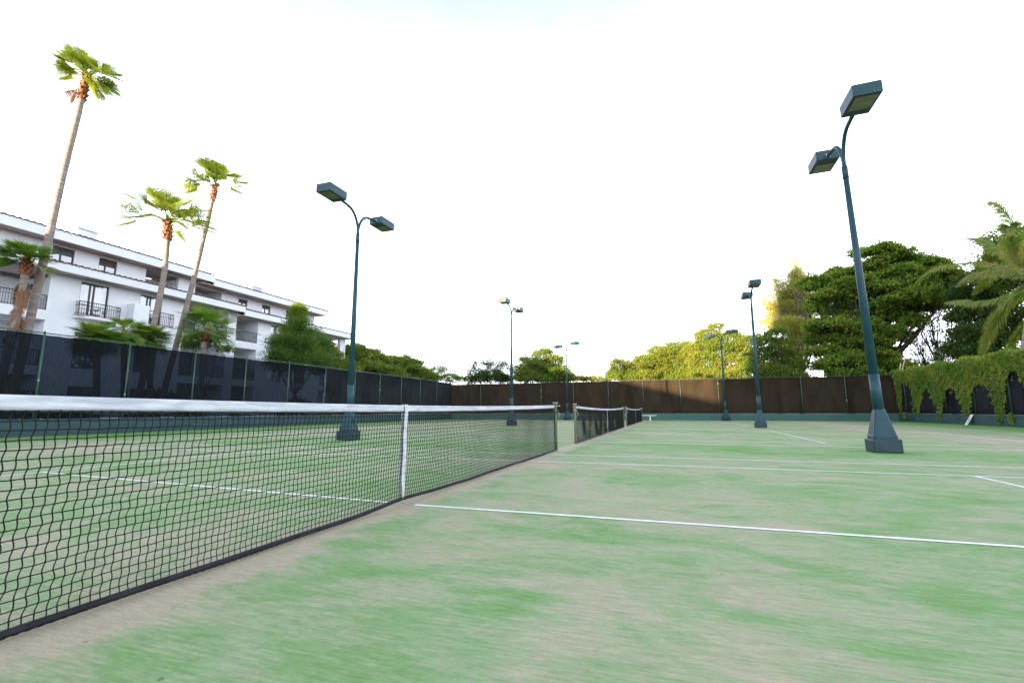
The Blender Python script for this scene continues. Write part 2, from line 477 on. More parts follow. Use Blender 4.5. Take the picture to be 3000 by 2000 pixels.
    for i in range(21):
        z = .958 - i/20*.885; w = .026
        rings.append([(-.018*i/20-w, .016, z), (-.018*i/20+w, .016, z), (-.018*i/20+w, .019, z), (-.018*i/20-w, .019, z)])
    b.rings(rings, False)
    b.box(-.026, .026, -.019, .019, .957, .961)
    b.build('centre_strap', M_web, root)
    b = MB(); b.box(-.022, -.006, -.02, .02, .045, .085); b.tube([(-.016, -.01, .06), (-.018, -.02, .0)], .006, 6)
    b.tube([(-.03, -.012, .07), (.0, -.012, .07)], .004, 6); b.build('strap_anchor', M_steel, root)
    # posts
    for s in (-1, 1):
        px = s*6.42
        b = MB(); b.tube([(px, 0, -.02), (px, 0, 1.03)], .034, 16)
        b.build('net_post', M_olive, root)
        b = MB(); b.tube([(px, 0, 1.03), (px, 0, 1.05), (px, 0, 1.052), (px, 0, 1.078)], [.047, .047, .062, .062], 14)
        b.box(px-.02, px+.02, -.06, .06, .985, 1.005)
        b.tube([(px, -.05, .995), (px, -.10, .995)], .010, 8); b.tube([(px, -.10, .97), (px, -.10, 1.03)], .008, 8)
        b.box(px-.05, px+.05, -.052, .052, .885, .900)
        b.tube([(px, -.05, .88), (px+.03*s, -.09, .80), (px+.02*s, -.06, .70)], .006, 6)
        b.build('winch', M_steel, root)
        b = MB(); x0 = px - s*.075
        b.box(min(x0, x0-s*.07), max(x0, x0-s*.07), -.004, .004, .03, .945)
        for i in range(20):
            z = .06+i*.046
            b.tube([(x0, 0, z), (px-s*.02, -.043, z+.012), (px+s*.02, -.043, z+.02)], .003, 4)
        b.build('side_lacing', M_hem, root)
        b = MB(); b.tube([(px, 0, .0), (px, 0, .012)], .075, 16); b.build('ground_sleeve', M_steel, root)
    return root
net = make_net()
tag(net, 'nearest tennis net, black mesh with white headband and white centre strap, beside the camera', 'tennis net', 'tennis nets strung across the three courts')
n2 = copy_tree(net); n2.location = (D, 0, 0)
n2['label'] = 'second tennis net, middle of the three, standing between the nearest and the farthest net'
n3 = copy_tree(net); n3.location = (29.5, 0, 0)
n3['label'] = 'farthest and smallest tennis net, in front of the white bench by the far fence'

# ------------------------------------------------------------------ light poles
def make_pole():
    root = empty('light_pole')
    b = MB(); b.box(-.26, .26, -.26, .26, 0, .28); b.build('base_block', M_polebase, root, .025)
    def octo(z, w, c):   # chamfered square ring
        k = w*c
        return [(-w, -k, z), (-k, -w, z), (k, -w, z), (w, -k, z), (w, k, z), (k, w, z), (-k, w, z), (-w, k, z)]
    b = MB(); b.rings([octo(.28, .215, .86), octo(.34, .215, .86), octo(.365, .205, .86), octo(.86, .100, .8), octo(.90, .094, .6)], False)
    b.build('base_cone', M_pole, root)
    b = MB(); b.tube([(0,0,.89),(0,0,1.65)], [.100,.097], 16); b.tube([(0,0,1.65),(0,0,6.2)], [.092,.056], 16)
    b.tube([(0,0,6.16),(0,0,6.46)], [.062,.062], 16)
    b.build('shaft', M_pole, root)
    b = MB(); b.box(-.05, .05, -.195, -.165, .50, .63); b.tube([(.0,-.20,.56),(0,-.21,.56)], .012, 6)
    b.build('access_cover', M_pole, root, .006)
    for s in (-1, 1):
        pts = []
        for i in range(13):
            t = i/12*PI/2*.93
            pts.append((s*(.55-.55*math.cos(t)), 0, 6.44+.74*math.sin(t)))
        pts += [(s*(pts[-1][0]*s+.2), 0, pts[-1][2]+.03), (s*(pts[-1][0]*s+.42), 0, pts[-1][2]+.05)]
        b = MB(); b.tube(pts, .043, 12); b.build('arm', M_pole, root)
        x0, x1 = s*.95, s*1.72
        h = MB(); a, c = min(x0, x1), max(x0, x1)
        # open-bottomed box: sides, top and a bottom rim around the lens
        h.box(a, c, -.26, .26, 7.15, 7.40)
        ho = h.build('lamp_head', M_pole, root, .008)
        k = MB(); k.box(a+.025, c-.025, -.235, .235, 7.138, 7.147); k.build('lens_rim', M_lensdark, ho)
        k = MB()
        e0, e1 = (a+.05, c-.25) if s < 0 else (a+.25, c-.05)
        k.box(e0, e1, -.205, .205, 7.128, 7.134); k.build('lens', M_lens, ho)
        k = MB(); k.box(min(x0, x0-s*.03), max(x0, x0-s*.03), -.05, .05, 7.19, 7.28); k.build('bracket', M_steel, ho)
    return root
spots = [((8.15, -6.77, 0), 1.012, 'nearest and largest light pole at right, twin box lamps high above the courts'),
         ((8.35, 7.08, 0), 1.035, 'twin-lamp pole at left whose base is seen through the nearest net'),
         ((22.75, 6.63, 0), 1.0, 'mid-distance twin-lamp pole rising behind the far end of the nearest net'),
         ((22.95, -6.65, 0), .985, 'mid-distance twin-lamp pole seen beside the golden trees, left of the largest pole'),
         ((38.9, 6.75, 0), .95, 'slim distant twin-lamp pole at the far fence just left of the second net'),
         ((39.2, -6.55, 0), 1.0, 'slim distant twin-lamp pole at the far fence before the yellow green trees')]
p0 = make_pole()
for i, (loc, sc, lab) in enumerate(spots):
    o = p0 if i == 0 else copy_tree(p0)
    o.location = loc; o.scale = (1, 1, sc); o.rotation_euler.z = R([0, 0, 0, 0, 48, 36][i]); o.rotation_euler.x = R(-1.4) if i == 0 else 0
    tag(o, lab, 'light pole', 'twin-lamp light poles between the courts')

# ------------------------------------------------------------------ fences
def fence(name, ax, fixed, a, b_, H, wallh, scr, posts, label, face):
    """ax 'x': runs along x at y=fixed ; face = direction of the court side (+1/-1)"""
    root = empty(name, label=label, cat='fence')
    def bx(mb, s0, s1, d0, d1, z0, z1):
        d0, d1 = fixed+face*d0, fixed+face*d1
        if ax == 'x': mb.box(s0, s1, min(d0, d1), max(d0, d1), z0, z1)
        else: mb.box(min(d0, d1), max(d0, d1), s0, s1, z0, z1)
    def pt(s, d, z):
        return (s, fixed+face*d, z) if ax == 'x' else (fixed+face*d, s, z)
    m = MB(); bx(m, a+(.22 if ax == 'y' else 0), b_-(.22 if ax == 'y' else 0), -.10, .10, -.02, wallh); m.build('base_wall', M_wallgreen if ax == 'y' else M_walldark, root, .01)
    m = MB(); m.tube([pt(a, 0, H), pt(b_, 0, H)], .022, 8); m.build('top_rail', M_post, root)
    edges = [a] + posts + [b_]
    for s in posts:
        m = MB(); m.tube([pt(s, .0, wallh-.01), pt(s, .0, H+.04)], .036, 10); m.tube([pt(s, 0, H+.04), pt(s, 0, H+.08)], [.042, .012], 10)
        m.build('fence_post', M_post, root)
    for s0, s1 in zip(edges[:-1], edges[1:]):
        if s1-s0 < .1: continue
        n, k = max(int((s1-s0)/.22), 2), 10; V = []; F = []
        ph = random.uniform(0, 6)
        for i in range(n+1):
            for j in range(k+1):
                s = s0 + (s1-s0)*i/n; z = wallh+.012 + (H-.06-wallh)*j/k
                e = math.sin(PI*i/n)*math.sin(PI*j/k)
                d = -.045 - .035*e*math.sin(ph+s*1.7) - .030*math.sin(s*6.5+ph)*e
                if j == k: z -= .02*abs(math.sin(i*1.9+ph))
                V.append(pt(s, d, z))
        for i in range(n):
            for j in range(k):
                q = i*(k+1)+j; F.append((q, q+1, q+k+2, q+k+1))
        me = np_mesh('windscreen', V, F, True); link('windscreen', me, M_scr_dense if (ax == 'x' and face < 0 and s0 > 21) else scr, root)
    # wire ties along the top rail
    m = MB(); s = a+.3
    while s < b_-.2:
        m.tube([pt(s, .024, H+.02), pt(s+.02, .03, H-.05)], .006, 4); s += .42
    tag(m.build('wire_ties', M_steel, root), kind='stuff')
    return root
fence('windscreen_fence', 'x', 19.3, -15.9, 40.64, 3.75, .62, M_scr_left,
      [-12.1, -8.9, -5.8, -2.7, .4, 3.5, 6.56, 9.5, 12.45, 15.36, 18.4, 21.6, 24.7, 27.8, 30.9, 34.1, 37.3],
      'long fence with see-through dark screen in front of the white building', -1)
fence('windscreen_fence', 'y', 40.5, -19.12, 19.42, 3.6, .58, M_scr_far,
      [-15.6, -12.5, -9.35, -6.2, -3.1, .09, 3.21, 6.49, 9.66, 12.8, 16.0],
      'far fence with brown black screen behind the white bench, under the golden trees', -1)
fence('windscreen_fence', 'x', -19.0, 12.0, 40.64, 3.7, .60, M_scr_right,
      [15, 18.1, 21.2, 24.3, 27.4, 30.5, 33.6, 36.7, 39.2],
      'right-hand fence with black screen half covered by the climbing vine', 1)

# ------------------------------------------------------------------ leaf tools
def unit(v): return v/np.maximum(np.linalg.norm(v, axis=-1, keepdims=True), 1e-9)
def leaf_cloud(C, L, W, up=.6, bend=.15, dirs=None):
    """quads: centres C (n,3), length L, width W; normals lean upward by 'up'"""
    n = len(C)
    L = np.broadcast_to(L, n)*rng.uniform(.7, 1.25, n); W = np.broadcast_to(W, n)*rng.uniform(.75, 1.2, n)
    nrm = unit(rng.normal(0, 1, (n, 3))*(1-up) + np.array([0, 0, 1])*up)
    d = rng.normal(0, 1, (n, 3)) if dirs is None else dirs + rng.normal(0, .35, (n, 3))
    d = unit(d - nrm*np.sum(d*nrm, 1, keepdims=True)); s = np.cross(nrm, d)
    a = C - d*L[:, None]*.5; b = C + d*L[:, None]*.5 - nrm*(L*bend)[:, None]
    m = C + d*L[:, None]*.08 + nrm*(L*bend*.5)[:, None]
    V = np.stack([a, m+s*W[:, None]*.5, b, m-s*W[:, None]*.5], 1).reshape(-1, 3)
    F = np.arange(n*4).reshape(-1, 4)
    return V, F
def needle_cloud(C, L, W, droop=.4, dirs=None):
    n = len(C)
    L = L*rng.uniform(.6, 1.3, n)
    d = unit((dirs if dirs is not None else rng.normal(0, 1, (n, 3))) + rng.normal(0, .45, (n, 3)) + np.array([0, 0, -droop]))
    s = unit(np.cross(d, rng.normal(0, 1, (n, 3))))
    a = C; b = C + d*L[:, None]
    w = W*rng.uniform(.7, 1.3, n)[:, None]
    V = np.stack([a-s*w*.5, a+s*w*.5, b+s*w*.15, b-s*w*.15], 1).reshape(-1, 3)
    return V, np.arange(n*4).reshape(-1, 4)
def in_ball(n):
    return unit(rng.normal(0, 1, (n, 3)))*rng.uniform(0, 1, (n, 1))**(1/3)
DENS = 15.0
def pad_points(pads, per, cl=.42, shell=.55):
    """pads: (centre(3), radii(3), weight). Twig-end clusters spread through each pad, leaves round each."""
    out = []; dirs = []
    for c, r, w in pads:
        c = np.array(c); r = np.array(r)
        vol = max(r[0]*r[1], r[0]*r[2])
        nc = max(int(w*DENS*vol/(cl*cl)), 6)
        q = unit(rng.normal(0, 1, (nc, 3)))*rng.uniform(shell, 1.08, (nc, 1))**.8
        q[:, 2] = np.abs(q[:, 2])*np.where(rng.random(nc) < .72, 1, -1)
        cc = c + q*r
        cc[:, 2] += r[0]*.10*(np.sin(cc[:, 0]*1.9+c[2]*3)+np.sin(cc[:, 1]*1.5+c[2]*5))
        rr = cl*rng.uniform(.55, 1.35, nc)
        k = np.maximum((per*rng.uniform(.6, 1.4, nc)).astype(int), 3)
        idx = np.repeat(np.arange(nc), k)
        e = rng.normal(0, .5, (len(idx), 3)); e[:, 2] *= .75
        out.append(cc[idx] + e*rr[idx][:, None]); dirs.append(e)
    return np.concatenate(out), np.concatenate(dirs)
def branches(b, base, pads, r0, zfork, seed=0, twig=2, lean=(0, 0)):
    """trunk with limbs that reach every pad, plus side twigs"""
    rd = random.Random(seed); base = Vector(base)
    fork = base + Vector((lean[0], lean[1], zfork))
    tp = [base + (fork-base)*t + Vector((rd.uniform(-.12, .12), rd.uniform(-.12, .12), 0))*(t*(1-t)*4) for t in (0, .25, .5, .75, 1)]
    b.tube(tp, [r0*1.25, r0, r0*.9, r0*.82, r0*.75], 9)
    for c, r, w in pads:
        c = Vector(c); L = (c-fork).length
        if L < .3: continue
        side = Vector((rd.uniform(-1, 1), rd.uniform(-1, 1), rd.uniform(-.2, .6)))*L*.12
        pts = [fork + (c-fork)*t + side*math.sin(PI*t) - Vector((0, 0, 1))*L*.10*math.sin(PI*t) for t in (0, .2, .4, .6, .8, 1)]
        rr = r0*min(.55, .25+.03*L)
        b.tube(pts, [rr, rr*.8, rr*.6, rr*.42, rr*.28, rr*.12], 6)
        for k in range(twig*2):
            t = rd.uniform(.45, 1); p = fork + (c-fork)*t + side*math.sin(PI*t) - Vector((0, 0, 1))*L*.10*math.sin(PI*t)
            e = c + Vector((rd.uniform(-1, 1)*r[0], rd.uniform(-1, 1)*r[1], rd.uniform(-.6, .9)*r[2]))*.9
            mid = (p+e)*.5 + Vector((rd.uniform(-.2, .2), rd.uniform(-.2, .2), rd.uniform(-.1, .25)))
            b.tube([p, mid, e], [rr*.22, rr*.14, rr*.05], 4)
def mpads(pads, plane, depth=1.0, w=1.0, zoom=False, vk=1.35):
    """measured pads (u, v, ru, rv[, weight]) laid at real distance with real radii"""
    out = []
    for q in pads:
        u, v, ru, rv = q[:4]; ww = q[4] if len(q) > 4 else 1.0
        if zoom: u, v, ru, rv = 1568+u/3, 548.8+v/3, ru/3, rv/3
        dx = random.uniform(-.8, .8)*depth
        kw = {k: val+dx for k, val in plane.items()}
        p = at(u, v, **kw); d = float(np.dot(p-np.array([CX, CY, CZ]), f_))
        m = d/1088.2
        rx, rz = ru*m, rv*m
        out.append((tuple(p), (rx*1.0, rx*1.08, rz*vk), ww*w))
    return out
def low(pads, plane, u0, u1, v=868, step=24, rv=7, w=.9):
    return pads + mpads([(u, v+random.uniform(-3, 4), step*.8, rv, w) for u in np.arange(u0, u1, step)], plane, 1.0)
def tree(name, pads, base, label, lm, bm, L=.2, W=.11, per=16, cl=.42, r0=.22, zf=2.5, up=.55, shell=.5, seed=1, group=None, twig=2,
         needle=False, cat='tree', lean=(0, 0), droop=.3):
    root = empty(name, (base[0], base[1], 0), label=label, cat=cat, group=group)
    off = np.array([base[0], base[1], 0.0])
    b = MB(); lp = [((p[0][0]-off[0], p[0][1]-off[1], p[0][2]), p[1], p[2]) for p in pads]
    branches(b, (0, 0, -.1), lp, r0, zf, seed, twig, lean)
    b.build('trunk', bm, root)
    C, d = pad_points(lp, per, cl, shell)
    if needle: V, F = needle_cloud(C, L, W, droop, dirs=unit(d))
    else: V, F = leaf_cloud(C, L, W, up, dirs=d)
    link('crown', np_mesh('crown', V, F), lm, root)
    return root

# ------------------------------------------------------------------ broadleaf and needle trees
GF = 'trees growing beyond the far fence'
def fold_base(pads, plane_key=None, dx=0, dy=0):
    c = np.mean([p[0] for p in pads], 0); return (float(c[0])+dx, float(c[1])+dy)
pd = mpads([(800,803,34,7),(838,813,38,7),(806,822,42,8),(866,830,34,7),(825,838,48,8),(795,850,40,9),(872,848,42,8),(840,862,55,8),(905,860,30,8)], dict(x=50), 1.5); pd = low(pd, dict(x=50), 790, 900, 862)
tree('sea_almond_tree', pd, fold_base(pd), 'layered green tree just right of the white building, taller of that pair', L_mid, M_bark, .26, .17, 13, .42, .2, 2.6, seed=3, group=GF)
pd = mpads([(905,828,36,6),(945,833,26,5),(918,842,46,7),(955,852,28,6),(900,858,44,8),(945,866,40,7)], dict(x=53), 1.5); pd = low(pd, dict(x=53), 890, 990, 870)
tree('sea_almond_tree', pd, fold_base(pd), 'lower layered green tree beside the left corner of the far fence', L_mid, M_bark, .26, .17, 13, .42, .18, 2.3, seed=4, group=GF)
pd = mpads([(1005,852,24,7),(985,866,30,7),(1028,866,20,6),(1045,872,22,5)], dict(x=58), 1.5)
tree('small_tree', pd, fold_base(pd), 'small pale green tree above the left corner of the far fence', L_mid, M_bark, .2, .1, 10, .45, .12, 2, seed=5, group=GF)
for k, (u, v, h) in enumerate(((1045, 838, 26), (1077, 850, 18))):
    pd = mpads([(u, v+2, 3, 5, .7), (u+2, v+12, 6, 7, .8), (u+3, v+22, 9, 8, 1)], dict(x=62), .5)
    tree('ironwood_tree', pd, fold_base(pd), ['thin wispy pointed tree, taller of two left of the sparse tree', 'thin wispy pointed tree, shorter of two left of the sparse tree'][k],
         L_needlegreen, M_barkdark, .28, .03, 12, .4, .07, 2.5, seed=6+k, group=GF, needle=True)
pd = mpads([(1105,842,26,14,.5),(1135,838,24,14,.5),(1155,850,20,16,1),(1095,860,24,12,.7),(1130,864,34,9,1)], dict(x=58), 1.5); pd = low(pd, dict(x=58), 1080, 1180, 870)
tree('sparse_tree', pd, fold_base(pd), 'sparse dark twiggy tree behind the mid-distance pole', L_deep, M_barkdark, .17, .1, 14, .42, .2, 1.8, seed=8, group=GF, twig=7)
pd = mpads([(1245,812,22,8),(1218,832,26,9),(1268,830,28,10),(1240,845,38,10),(1205,855,26,11),(1285,852,26,10),(1250,866,50,8),(1300,868,22,7)], dict(x=54), 1.5); pd = low(pd, dict(x=54), 1200, 1310)
tree('round_tree', pd, fold_base(pd), 'rounded green tree between two distant light poles', L_mid, M_bark, .22, .12, 14, .42, .2, 2.2, seed=9, group=GF)
pd = mpads([(1330,872,16,3),(1362,870,16,3),(1390,873,12,3)], dict(x=56), 1)
tree('low_bush', pd, fold_base(pd), 'low yellow green bush in the gap before the distant roof', L_gold, M_bark, .2, .12, 12, .4, .1, 1.5, seed=10, group=GF, cat='bush')
pd = mpads([(1425,838,24,12),(1408,852,16,8),(1455,850,30,13),(1432,864,34,8),(1480,828,26,12),(1475,862,34,8)], dict(x=51), 1.5); pd = low(pd, dict(x=51), 1412, 1500)
tree('mimosa_tree', pd, fold_base(pd), 'leftmost and lowest of the golden trees above the far fence', L_gold, M_bark, .16, .075, 16, .34, .2, 2.2, up=.25, seed=11, group=GF)
pd = mpads([(1520,812,30,12),(1560,802,32,14),(1505,836,34,12),(1560,835,40,14),(1520,858,44,11),(1585,822,28,14),(1580,858,40,11),(1540,820,34,12),(1490,850,30,12)], dict(x=52), 1.5); pd = low(pd, dict(x=52), 1490, 1610)
tree('mimosa_tree', pd, fold_base(pd), 'middle golden green tree above the sunlit part of the far fence', L_gold, M_bark, .16, .075, 16, .34, .22, 2.4, up=.25, seed=12, group=GF)
pd = mpads([(1645,752,18,7),(1630,775,34,12),(1675,778,34,13),(1615,800,32,13),(1660,802,44,14),(1700,808,32,14),(1625,830,40,14),(1680,835,44,14),(1640,858,50,11),(1710,850,34,13),(1600,815,30,12),(1720,785,24,10)], dict(x=50), 1.6); pd = low(pd, dict(x=50), 1600, 1740)
tree('mimosa_tree', pd, fold_base(pd), 'tallest golden yellow tree, behind the distant right pole', L_gold, M_bark, .16, .075, 16, .34, .26, 2.6, up=.25, seed=13, group=GF)
pd = mpads([(1785,764,26,10),(1760,790,30,12),(1800,795,24,12),(1745,818,34,13),(1790,822,34,13),(1820,845,34,14),(1750,850,42,13),(1800,860,44,10)], dict(x=48), 1.4); pd = low(pd, dict(x=48), 1730, 1860)
tree('broadleaf_tree', pd, fold_base(pd), 'darker green bushy tree right of the golden trees, under the tall wispy tree', L_mid, M_barkdark, .2, .12, 15, .42, .24, 2.4, seed=14, group=GF)
pd = mpads([(1708,715,7,16,.35),(1716,742,12,14,.4),(1735,750,14,14,.4),(1690,725,8,10,.25),(1748,775,14,12,.5)], dict(x=60), 1)
tree('ironwood_tree', pd, fold_base(pd), 'faint sparse wispy tree rising behind the golden trees', L_needle, M_barkdark, .35, .028, 12, .42, .1, 4, seed=15, group=GF, needle=True, twig=4)
pd = mpads([(1826,612,6,16,.8),(1829,632,10,14,.9),(1822,645,9,14,.8),(1836,672,18,14,.9),(1812,672,14,12,.8),(1797,678,10,12,.7),(1818,706,22,12,.9),(1832,650,15,18,.9),(1790,662,12,14,.9),(1805,690,20,14,1),(1845,690,18,18,1),(1785,712,20,14,1),(1825,722,26,14,1),(1865,720,14,14,.8),
            (1800,745,28,12,1),(1840,755,28,14,1),(1870,690,12,12,.7),(1835,790,30,18,.9),(1815,820,30,18,.8),(1765,690,16,12,.6),(1770,740,20,14,.8),(1880,660,12,10,.6),(1855,640,10,10,.6),(1780,640,8,12,.6)], dict(x=57), 1.6)
tree('ironwood_tree', pd, fold_base(pd), 'tall feathery golden tree left of the biggest green tree', L_needle, M_bark, .40, .04, 34, .5, .24, 4.5, seed=16, group=GF, needle=True, twig=3, droop=.15)
Z = True
pd = mpads([(1330,85,135,15),(1200,100,40,16,.8),(1420,155,170,20),(1560,170,110,18),(1080,232,75,18),(1260,220,130,26),(1450,240,150,28),(1680,190,120,26),(1760,235,80,34),
            (960,300,150,24),(1180,305,140,28),(1400,330,160,32),(1620,310,150,34),(1790,330,60,34),(880,325,60,18),(1010,400,110,26),(1250,410,160,32),(1480,420,150,30),(1680,410,110,34),
            (920,470,70,24),(1100,500,130,30),(1320,520,150,30),(1500,510,90,24),(930,590,85,30),(1150,590,150,32),(1350,620,130,28),(940,680,90,30),(1120,690,140,30),(1300,710,120,26),
            (1440,640,60,20),(960,770,90,26),(1150,790,130,26),(1340,800,120,28),(1010,850,90,22,.7),(1230,870,120,22),(1420,780,70,24),(1440,870,70,20),(1080,905,80,14),(1700,270,180,50),(1850,380,90,60),(1760,450,90,40),(1550,380,170,50,.5),(1250,520,190,60,.5),(1050,620,120,50,.5),(1230,720,160,50,.5),(1100,850,150,40,.6),(1600,460,80,30,.7),(1480,880,90,30),(1380,920,120,20),(1200,925,160,18),(1560,560,90,40,.7),(1520,680,70,40,.6),(1850,300,70,60)], dict(x=46.5), 2.2, zoom=Z, vk=1.15)
tree('sea_almond_tree', pd, (48.5, -18.2), 'biggest dark green tree with layered branches, behind the largest light pole', L_almond, M_barkdark, .26, .17, 12, .36, .36, 3.2, seed=17, group=GF, shell=.4, up=.42)
pd = mpads([(1580,470,55,22,.4),(1700,480,60,24,.4),(1640,560,50,22,.25),(1760,560,55,26,.4),(1820,640,50,24,.35),(1700,640,40,18,.25),(1600,700,40,20,.25),(1760,720,60,16,.35),(1650,800,50,16,.3),
            (1560,850,60,18,.5),(1840,740,50,14,.4),(1700,850,80,10,.5),(1560,900,90,14,1),(1650,620,90,50,.5),(1800,540,70,50,.6),(1860,820,70,30,.7),(1760,780,80,30,.5),(1620,760,70,30,.5)], dict(x=49), 1.5, zoom=Z)
tree('sparse_tree', pd, (48.5, -26.0), 'thin open tree with bare dark branches against the sky, right of the biggest tree', L_deep, M_barkdark, .2, .1, 9, .45, .26, 1.2, seed=18, group=GF, twig=6)
pd = mpads([(1880,440,60,40),(1960,380,80,40),(2060,420,90,40),(1930,520,80,34),(2080,520,100,40),(2220,480,100,60),(2010,620,110,36),(2200,620,120,44),(1950,700,70,26),(2120,710,130,30),
            (1960,780,80,18),(2180,790,110,18),(2000,300,100,60),(1900,520,60,60),(2100,380,120,60),(1930,640,70,40),(1900,760,90,30),(2060,790,120,30),(2330,560,80,60),(2330,700,60,40,.7)], dict(x=42), 1.6, zoom=Z)
tree('broadleaf_tree', pd, (42.5, -29.0), 'dark shaded tree behind the drooping palm fronds above the vine', L_deep, M_barkdark, .26, .16, 15, .5, .34, 3, seed=19, group=GF)
pd = mpads([(2110,20,60,22,.8),(2230,60,90,40,1.2),(2330,20,70,40,1.3),(2300,120,90,40,1.4),(2180,150,90,34,1.2),(2250,230,120,50,1.4),(2330,330,90,70,1.4),(2150,260,90,40,1.2),(2360,-50,60,30,.5),(2100,200,70,30,.5),(2350,200,60,50)], dict(x=38), 1.2, zoom=Z)
tree('broadleaf_tree', pd, (38.5, -29.5), 'brownish green treetop at the right edge, above the dark tree', L_mid, M_barkdark, .24, .12, 20, .5, .28, 6, seed=20, group=GF)
pd = mpads([(2110,-70,30,22,.12),(2190,-20,40,26,.15),(2080,-30,20,20,.08),(2240,-40,40,24,.15),(1950,130,14,16,.25),(2160,-110,20,16,.06)], dict(x=44), 1, zoom=Z)
tree('sparse_tree', pd, (44.5, -31.0), 'almost bare pale twigs above the trees at the right edge', L_needle, M_bark, .24, .05, 7, .5, .12, 7, seed=21, group=GF, needle=True, twig=8)

# left side, between the fence and the building
GL = 'plants between the left fence and the white building'
pd = mpads([(685,734,13,9,1),(684,750,24,10),(668,766,28,10),(706,766,28,10),(690,782,40,11),(648,790,30,12),(732,790,30,12),(680,805,46,13),(640,815,28,12),(725,815,34,12),(690,832,60,12),(650,838,34,9)], dict(y=24), .7)
o = tree('soft_conifer', pd, fold_base(pd), 'rounded feathery conifer with a yellow tip, in front of the white building', L_needlegreen, M_bark, .26, .04, 30, .42, .14, 2.2, seed=30, group=GL, needle=True, droop=-.35, shell=.2)
pt_ = mpads([(686,714,9,10,2.0),(684,724,11,8,1.5)], dict(y=24), .1); off = np.array([o.location[0], o.location[1], 0])
C, d = pad_points([((p[0][0]-off[0], p[0][1]-off[1], p[0][2]), p[1], p[2]) for p in pt_], 60, .3)
V, F = needle_cloud(C, .24, .035, -.6, unit(d)); tag(link('yellow_tip', np_mesh('yellow_tip', V, F), L_needletip, o), 'bright yellow top shoots')
pd = mpads([(750,796,18,10),(765,815,20,10),(735,822,26,10),(780,838,30,9),(755,845,36,8),(800,850,22,7)], dict(y=24.6), .5)
tree('leafy_shrub', pd, fold_base(pd), 'bushy green shrub tree at the right foot of the conifer, before the last balcony', L_mid, M_bark, .17, .08, 15, .35, .12, 2, seed=31, group=GL)
pd = mpads([(500,775,14,9),(480,785,18,9),(455,776,18,9),(520,800,16,6,.6),(440,792,14,7)], dict(y=25.5), .3)
tree('leafy_shrub', pd, fold_base(pd), 'small dark leafy shrub behind the bases of the two leaning palms', L_deep, M_bark, .16, .09, 14, .3, .08, 2, seed=32, group=GL)
for k, (x0, x1) in enumerate(((15.5, 19.0), (26.0, 30.5), (33.0, 38.0), (5.0, 12.5))):
    pads = [((x, 26.5+random.uniform(-.4, .4), random.uniform(.5, 1.5)), (.8, .7, .6), .8) for x in np.arange(x0, x1, .9)]
    tree('hedge_shrub', pads, ((x0+x1)/2, 26.5), ['low dark shrub seen through the screen below the short fan palm', 'low dark shrub seen through the screen under the conifer', 'low dark shrub seen through the screen by the building end', 'dark hedge seen through the screen at far left'][k],
         L_deep, M_bark, .2, .12, 12, .35, .05, .3, seed=33+k, group=GL, cat='shrub')

# ------------------------------------------------------------------ fan palms
def fan_frond(el, az, pet=1.0, R_=.8, nseg=26, droop=.35, fold=.5, spread=2.5, w=.06, tipdroop=.5, start=.0, cover=.55):
    """one fan leaf in crown-centred coordinates: petiole arching out, then a folded fan of blades"""
    V = []; F = []
    def q(a, b, c, d):
        i = len(V); V.extend([a, b, c, d]); F.append((i, i+1, i+2, i+3))
    h = np.array([math.cos(az), math.sin(az), 0.0]); up = np.array([0, 0, 1.0]); side = np.cross(up, h)
    P = []; e = el; p = h*start; 
    for i in range(7):
        P.append(p.copy()); p = p + (h*math.cos(e)+up*math.sin(e))*pet/6; e -= droop/6
    tip = P[-1]; d = h*math.cos(e)+up*math.sin(e); n = -h*math.sin(e)+up*math.cos(e)
    for i in range(6):
        ww = .036*(1-i/10)
        q(P[i]-side*ww, P[i]+side*ww, P[i+1]+side*ww*.9, P[i+1]-side*ww*.9)
        q(P[i]-n*ww*.7, P[i]+n*ww*.7, P[i+1]+n*ww*.6, P[i+1]-n*ww*.6)
    for k in range(nseg):
        a = -spread/2 + spread*k/(nseg-1); a2 = a*1.0
        L = R_*(1-.22*(abs(a)/(spread/2))**2)*random.uniform(.9, 1.08)
        dirv = d*math.cos(a2)+side*math.sin(a2)+n*(fold*abs(math.sin(a2))*.6)
        dirv /= np.linalg.norm(dirv); wv = np.cross(n, dirv); wv /= np.linalg.norm(wv)
        pts = []; pp = tip.copy(); dv = dirv.copy(); S = 5
        for i in range(S+1):
            pts.append(pp.copy()); pp = pp + dv*L/S
            dv = dv - up*(tipdroop*(.03+.16*max(0, i-1.5))*random.uniform(.7, 1.3)); dv /= np.linalg.norm(dv)
        gap = spread/nseg
        for i in range(S):
            r0 = L*i/S; r1 = L*(i+1)/S
            w0 = min(r0*gap*cover+.004, w*.5) if i < 3 else w*.5*(1-(i-2)/(S-1.6)); w1 = min(r1*gap*cover, w*.5) if i+1 < 3 else w*.5*max(0, 1-(i-1)/(S-1.6))
            zz = n*.35
            q(pts[i]-wv*w0, pts[i]+zz*w0*.8, pts[i+1]+zz*w1*.8, pts[i+1]-wv*w1)
            q(pts[i]+zz*w0*.8, pts[i]+wv*w0, pts[i+1]+wv*w1, pts[i+1]+zz*w1*.8)
    return np.array(V), np.array(F)
